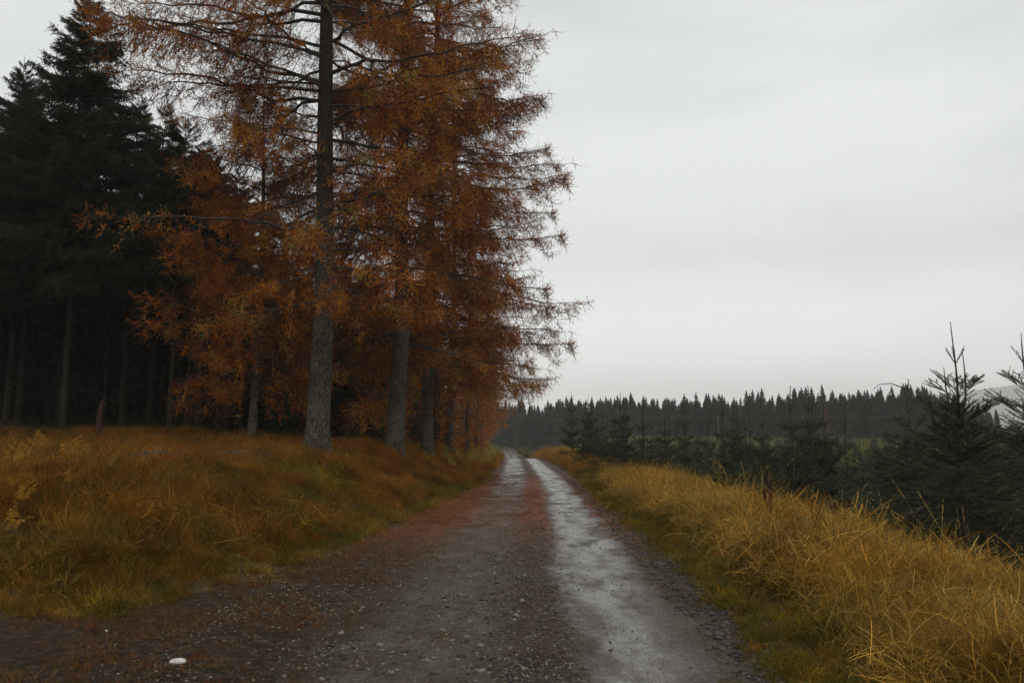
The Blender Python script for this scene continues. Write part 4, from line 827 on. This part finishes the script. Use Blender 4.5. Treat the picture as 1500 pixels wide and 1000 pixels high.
o = fallen(2, 1.4, .022, 9).obj('fallen_branch', [M_rot], None, True); o.location = (-8.6, 22.2, float(H(-8.6, 22.2)) + .15); o.rotation_euler = (0, .1, -.3); tag(o, 'dark fallen branch at the forest edge behind the pale one', 'branch')
o = fallen(3, 1.4, .025, 10).obj('fallen_branch', [M_dead], None, True); o.location = (-7.5, 16.9, float(H(-7.5, 16.9)) + .22); o.rotation_euler = (0, 0, .1); tag(o, 'short twiggy fallen branch just short of the pale long one', 'branch')
# white stones
M_white = plain('pale_quartz', (.62, .60, .54), .6, .12, 30.)
def rock(x_, y_, rx_, ry_, rz_, lb, seed, hz=0.):
    a = Acc(); n, k = 20, 12; th = np.arange(n) / n * 2 * np.pi; V = []
    for j in range(k + 1):
        f = j / k * np.pi; r = np.sin(f) ** .8 * (1 + .16 * fbm(np.cos(th) * 1.3 + 9, np.sin(th) * 1.3 + f, seed, 3)); V.append(np.stack([r * np.cos(th) * rx_, r * np.sin(th) * ry_, np.full(n, np.cos(f) * rz_) + .1 * rz_ * fbm(np.cos(th) * 3, np.sin(th) * 3 + f * 3, seed)], -1))
    V = np.concatenate(V); j, i = np.meshgrid(np.arange(k), np.arange(n), indexing='ij'); b = j * n + i; b2 = j * n + (i + 1) % n; a.add(V, np.stack([b, b + n, b2 + n, b2], -1).reshape(-1, 4))
    o = a.obj('stone', [M_white], None, True); o.location = (x_, y_, float(H(x_, y_)) + rz_ * .45 + .004); tag(o, lb, 'stone')
rock(-2.42, 6.02, .060, .048, .022, 'flat white stone lying on the brown dirt beside the track', 6)
rock(-3.45, 7.03, .016, .013, .009, 'tiny white pebble in the dirt under the bank grass', 7)
rock(-2.95, 7.0, .008, .008, .006, 'tiny grey speck of pebble near the flat white stone', 8)
#rock(.96, 8.75, .055, .06, .008, 'pale flake of stone in the shallow water of the rut', 9)

# bracken: arching fronds with paired leaflets
M_brack = leaf_mat('bracken_fronds', [(0., (.16, .06, .010)), (.5, (.38, .18, .02)), (1., (.60, .35, .05))], trans=.35)
M_brackg = leaf_mat('green_bracken_fronds', [(0., (.20, .17, .03)), (.5, (.38, .33, .05)), (1., (.5, .36, .06))], trans=.35)
def bracken(seed, h=.8, nf=9):
    rng = R_(seed); a = Acc()
    for f in range(nf):
        az = rng.uniform(0, 6.28); hh = h * rng.uniform(.55, 1.1); q = np.linspace(0, 1, 18); ang = rng.uniform(.0, .45) + rng.uniform(.5, 1.6) * q ** 2
        P = np.stack([np.cumsum(np.sin(ang)) * hh / 17 * math.cos(az), np.cumsum(np.sin(ang)) * hh / 17 * math.sin(az), np.cumsum(np.cos(ang)) * hh / 15], -1) + rng.normal(0, .006, (18, 3)); P[:, :2] += rng.normal(0, .07, 2); tubes(a, P, np.linspace(.004, .0015, 18), 3, .2); vv = rng.uniform(0, .8)
        for k in range(6, 18):
            for sg in (-1, 1):
                if rng.uniform() < .12: continue
                l = (.20 * hh * (1 - (k - 5) / 14) + .02) * rng.uniform(.6, 1.1); sd_ = np.array([-math.sin(az), math.cos(az), 0]) * sg; tn = nrm(P[k] - P[k - 1]); m_ = max(5, int(l / .010)); t_ = np.linspace(.03, 1, m_)[:, None]
                d = nrm(sd_ + tn * rng.uniform(.1, .8) + [0, 0, rng.uniform(-.7, .3)]); curl = np.array([0, 0, -1.]) * t_ ** 2 * l * rng.uniform(0, .6)
                b = P[k] + d * t_ * l + curl
                for s2 in (-1, 1):
                    e = nrm(tn * s2 + d * .4 + rng.normal(0, .35, (m_, 3))); ll = (.030 * (1.1 - t_) + .010) * rng.uniform(.7, 1.2, (m_, 1)); V = np.stack([b - d * .0045, b + d * .0045, b + e * ll], 1)
                    a.add(V.reshape(-1, 3), None, np.arange(m_ * 3).reshape(-1, 3), np.clip(vv + rng.uniform(-.2, .3), 0, 1))
    return a
M_stem = plain('bracken_stem', (.16, .08, .03)); GB = 'yellow bracken plants on the bank'
BK = [bracken(900 + i).mesh('bracken_shape', [M_stem, M_brack]) for i in range(3)]; BG = [bracken(910 + i, 1.0, 10).mesh('bracken_shape', [M_stem, M_brackg]) for i in range(2)]
bl = [(-9.3, 15.4, .8), (-10.0, 16.6, .9), (-8.5, 15.6, .8), (-11.2, 17.2, .9), (-10.6, 16.2, .8), (-8.0, 16.8, .8), (-9.6, 16.2, 1.0), (-8.9, 16.0, 1.1), (-9.2, 17.2, 1.15), (-8.5, 16.7, 1.1), (-10.2, 17.6, 1.1), (-9.9, 18.6, 1.0), (-10.9, 18.3, 1.0), (-7.8, 17.6, .8), (-8.8, 18.9, .9)]
for k, (xx, yy_, ss) in enumerate(bl):
    o = link(bpy.data.objects.new('bracken', BK[k % 3])); o.location = (xx, yy_, float(H(xx, yy_))); o.scale = (ss * .68,) * 3; o.rotation_euler = (0, 0, k * 1.3); tag(o, 'yellow bracken plant in the clump on the brow of the bank', 'bracken', GB)
for k, (xx, yy_, ss, lb) in enumerate([(-5.70, 9.3, .42, 'pale yellow bracken frond cut by the photo edge, lowest on the bank'), (-6.0, 9.9, .40, 'yellow bracken frond just above the lowest one at the photo edge'), (-5.75, 10.5, .48, 'single yellow bracken plant in the grass, apart from the clump'), (-7.7, 12.5, .45, 'small yellow bracken frond at the photo edge above the others')]):
    o = link(bpy.data.objects.new('bracken', BK[k % 3])); o.location = (xx, yy_, float(H(xx, yy_)) + .16); o.scale = (ss,) * 3; o.rotation_euler = (0, 0, k * 2.3 + .4); tag(o, lb, 'bracken')
for k, (xx, yy_, ss) in enumerate([(-1.75, 46, .9), (-2.1, 43, 1.0), (-1.55, 51, 1.0), (-2.6, 40, .9), (-1.4, 56, 1.1), (-2.2, 48, 1.2), (-1.9, 60, 1.2), (-3.1, 37.5, .9), (-1.45, 66, 1.2), (-2.6, 34.5, .7), (-1.7, 72, 1.2)]):
    o = link(bpy.data.objects.new('bracken', BG[k % 2])); o.location = (xx, yy_, float(H(xx, yy_))); o.scale = (ss,) * 3; o.rotation_euler = (0, 0, k * 1.9); tag(o, 'yellow green bracken plant on the larch side of the track before the dip', 'bracken', 'yellow green bracken along the track')
for k, (xx, yy_, ss) in enumerate([(4.3, 62, 1.3), (4.6, 70, 1.2), (4.0, 78, 1.2), (3.9, 55, .8)]):
    o = link(bpy.data.objects.new('bracken', BK[k % 3])); o.location = (xx, yy_, float(H(xx, yy_))); o.scale = (ss,) * 3; o.rotation_euler = (0, 0, k * 1.9); tag(o, 'orange bracken plant on the far verge before the dark clump of young spruces', 'bracken', 'orange bracken on the far verge')
# dried dock plant with dark seed heads
def dock(seed, h):
    rng = R_(seed); a = Acc()
    for k in range(6):
        az = rng.uniform(0, 6.28); le = rng.uniform(.0, .42); l = h * rng.uniform(.7, 1.); q = np.linspace(0, 1, 9)[:, None]; d = np.array([math.cos(az) * le, math.sin(az) * le, 1.]); P = d * q * l + rng.normal(0, .008, (9, 3)) * q; tubes(a, P, np.linspace(.007, .0025, 9), 4, .3)
        m_ = 80; tt = rng.uniform(.45, 1, m_)[:, None]; cl = rng.uniform(.42, 1, 6); tt = cl[rng.integers(0, 6, m_)][:, None] + rng.normal(0, .03, (m_, 1)); needles(a, rng, d * tt * l, nrm(d + rng.normal(0, .9, (m_, 3))), rng.uniform(.005, .045, m_), 4, .02, .012, 1.1, .5)
    return a
M_dock = leaf_mat('dock_seed', [(0., (.045, .018, .012)), (1., (.085, .032, .02))], trans=0)
for (x_, y_, h_, lb) in [(3.62, 11.4, .92, 'dried dark brown dock plant with clustered seed heads in golden grass'), (4.5, 11.2, .6, 'smaller dark dried dock plant farther along the golden grass')]:
    o = dock(int(x_ * 10), h_).obj('dock_plant', [M_stem, M_dock]); o.location = (x_, y_, float(H(x_, y_))); tag(o, lb, 'dock plant')

# ------------------------------------------------------------------ haze
V = np.array([[x_, y_, z_] for z_ in (-5, 226) for y_ in (-450, 3480) for x_ in (-3480, 3480)], float)
a = Acc(); a.add(V, [[0, 2, 3, 1], [4, 5, 7, 6], [0, 1, 5, 4], [2, 6, 7, 3], [0, 4, 6, 2], [1, 3, 7, 5]])
m = bpy.data.materials.new('haze_air'); m.use_nodes = True; t = m.node_tree; t.nodes.clear(); o_ = N(t, 'ShaderNodeOutputMaterial'); pv = N(t, 'ShaderNodeVolumePrincipled')
pv.inputs['Color'].default_value = (.96, .96, .95, 1); pv.inputs['Density'].default_value = .00048; pv.inputs['Anisotropy'].default_value = .1; t.links.new(pv.outputs[0], o_.inputs['Volume'])
tag(a.obj('haze', [m]), 'thin grey mist filling the damp air', kind='stuff')
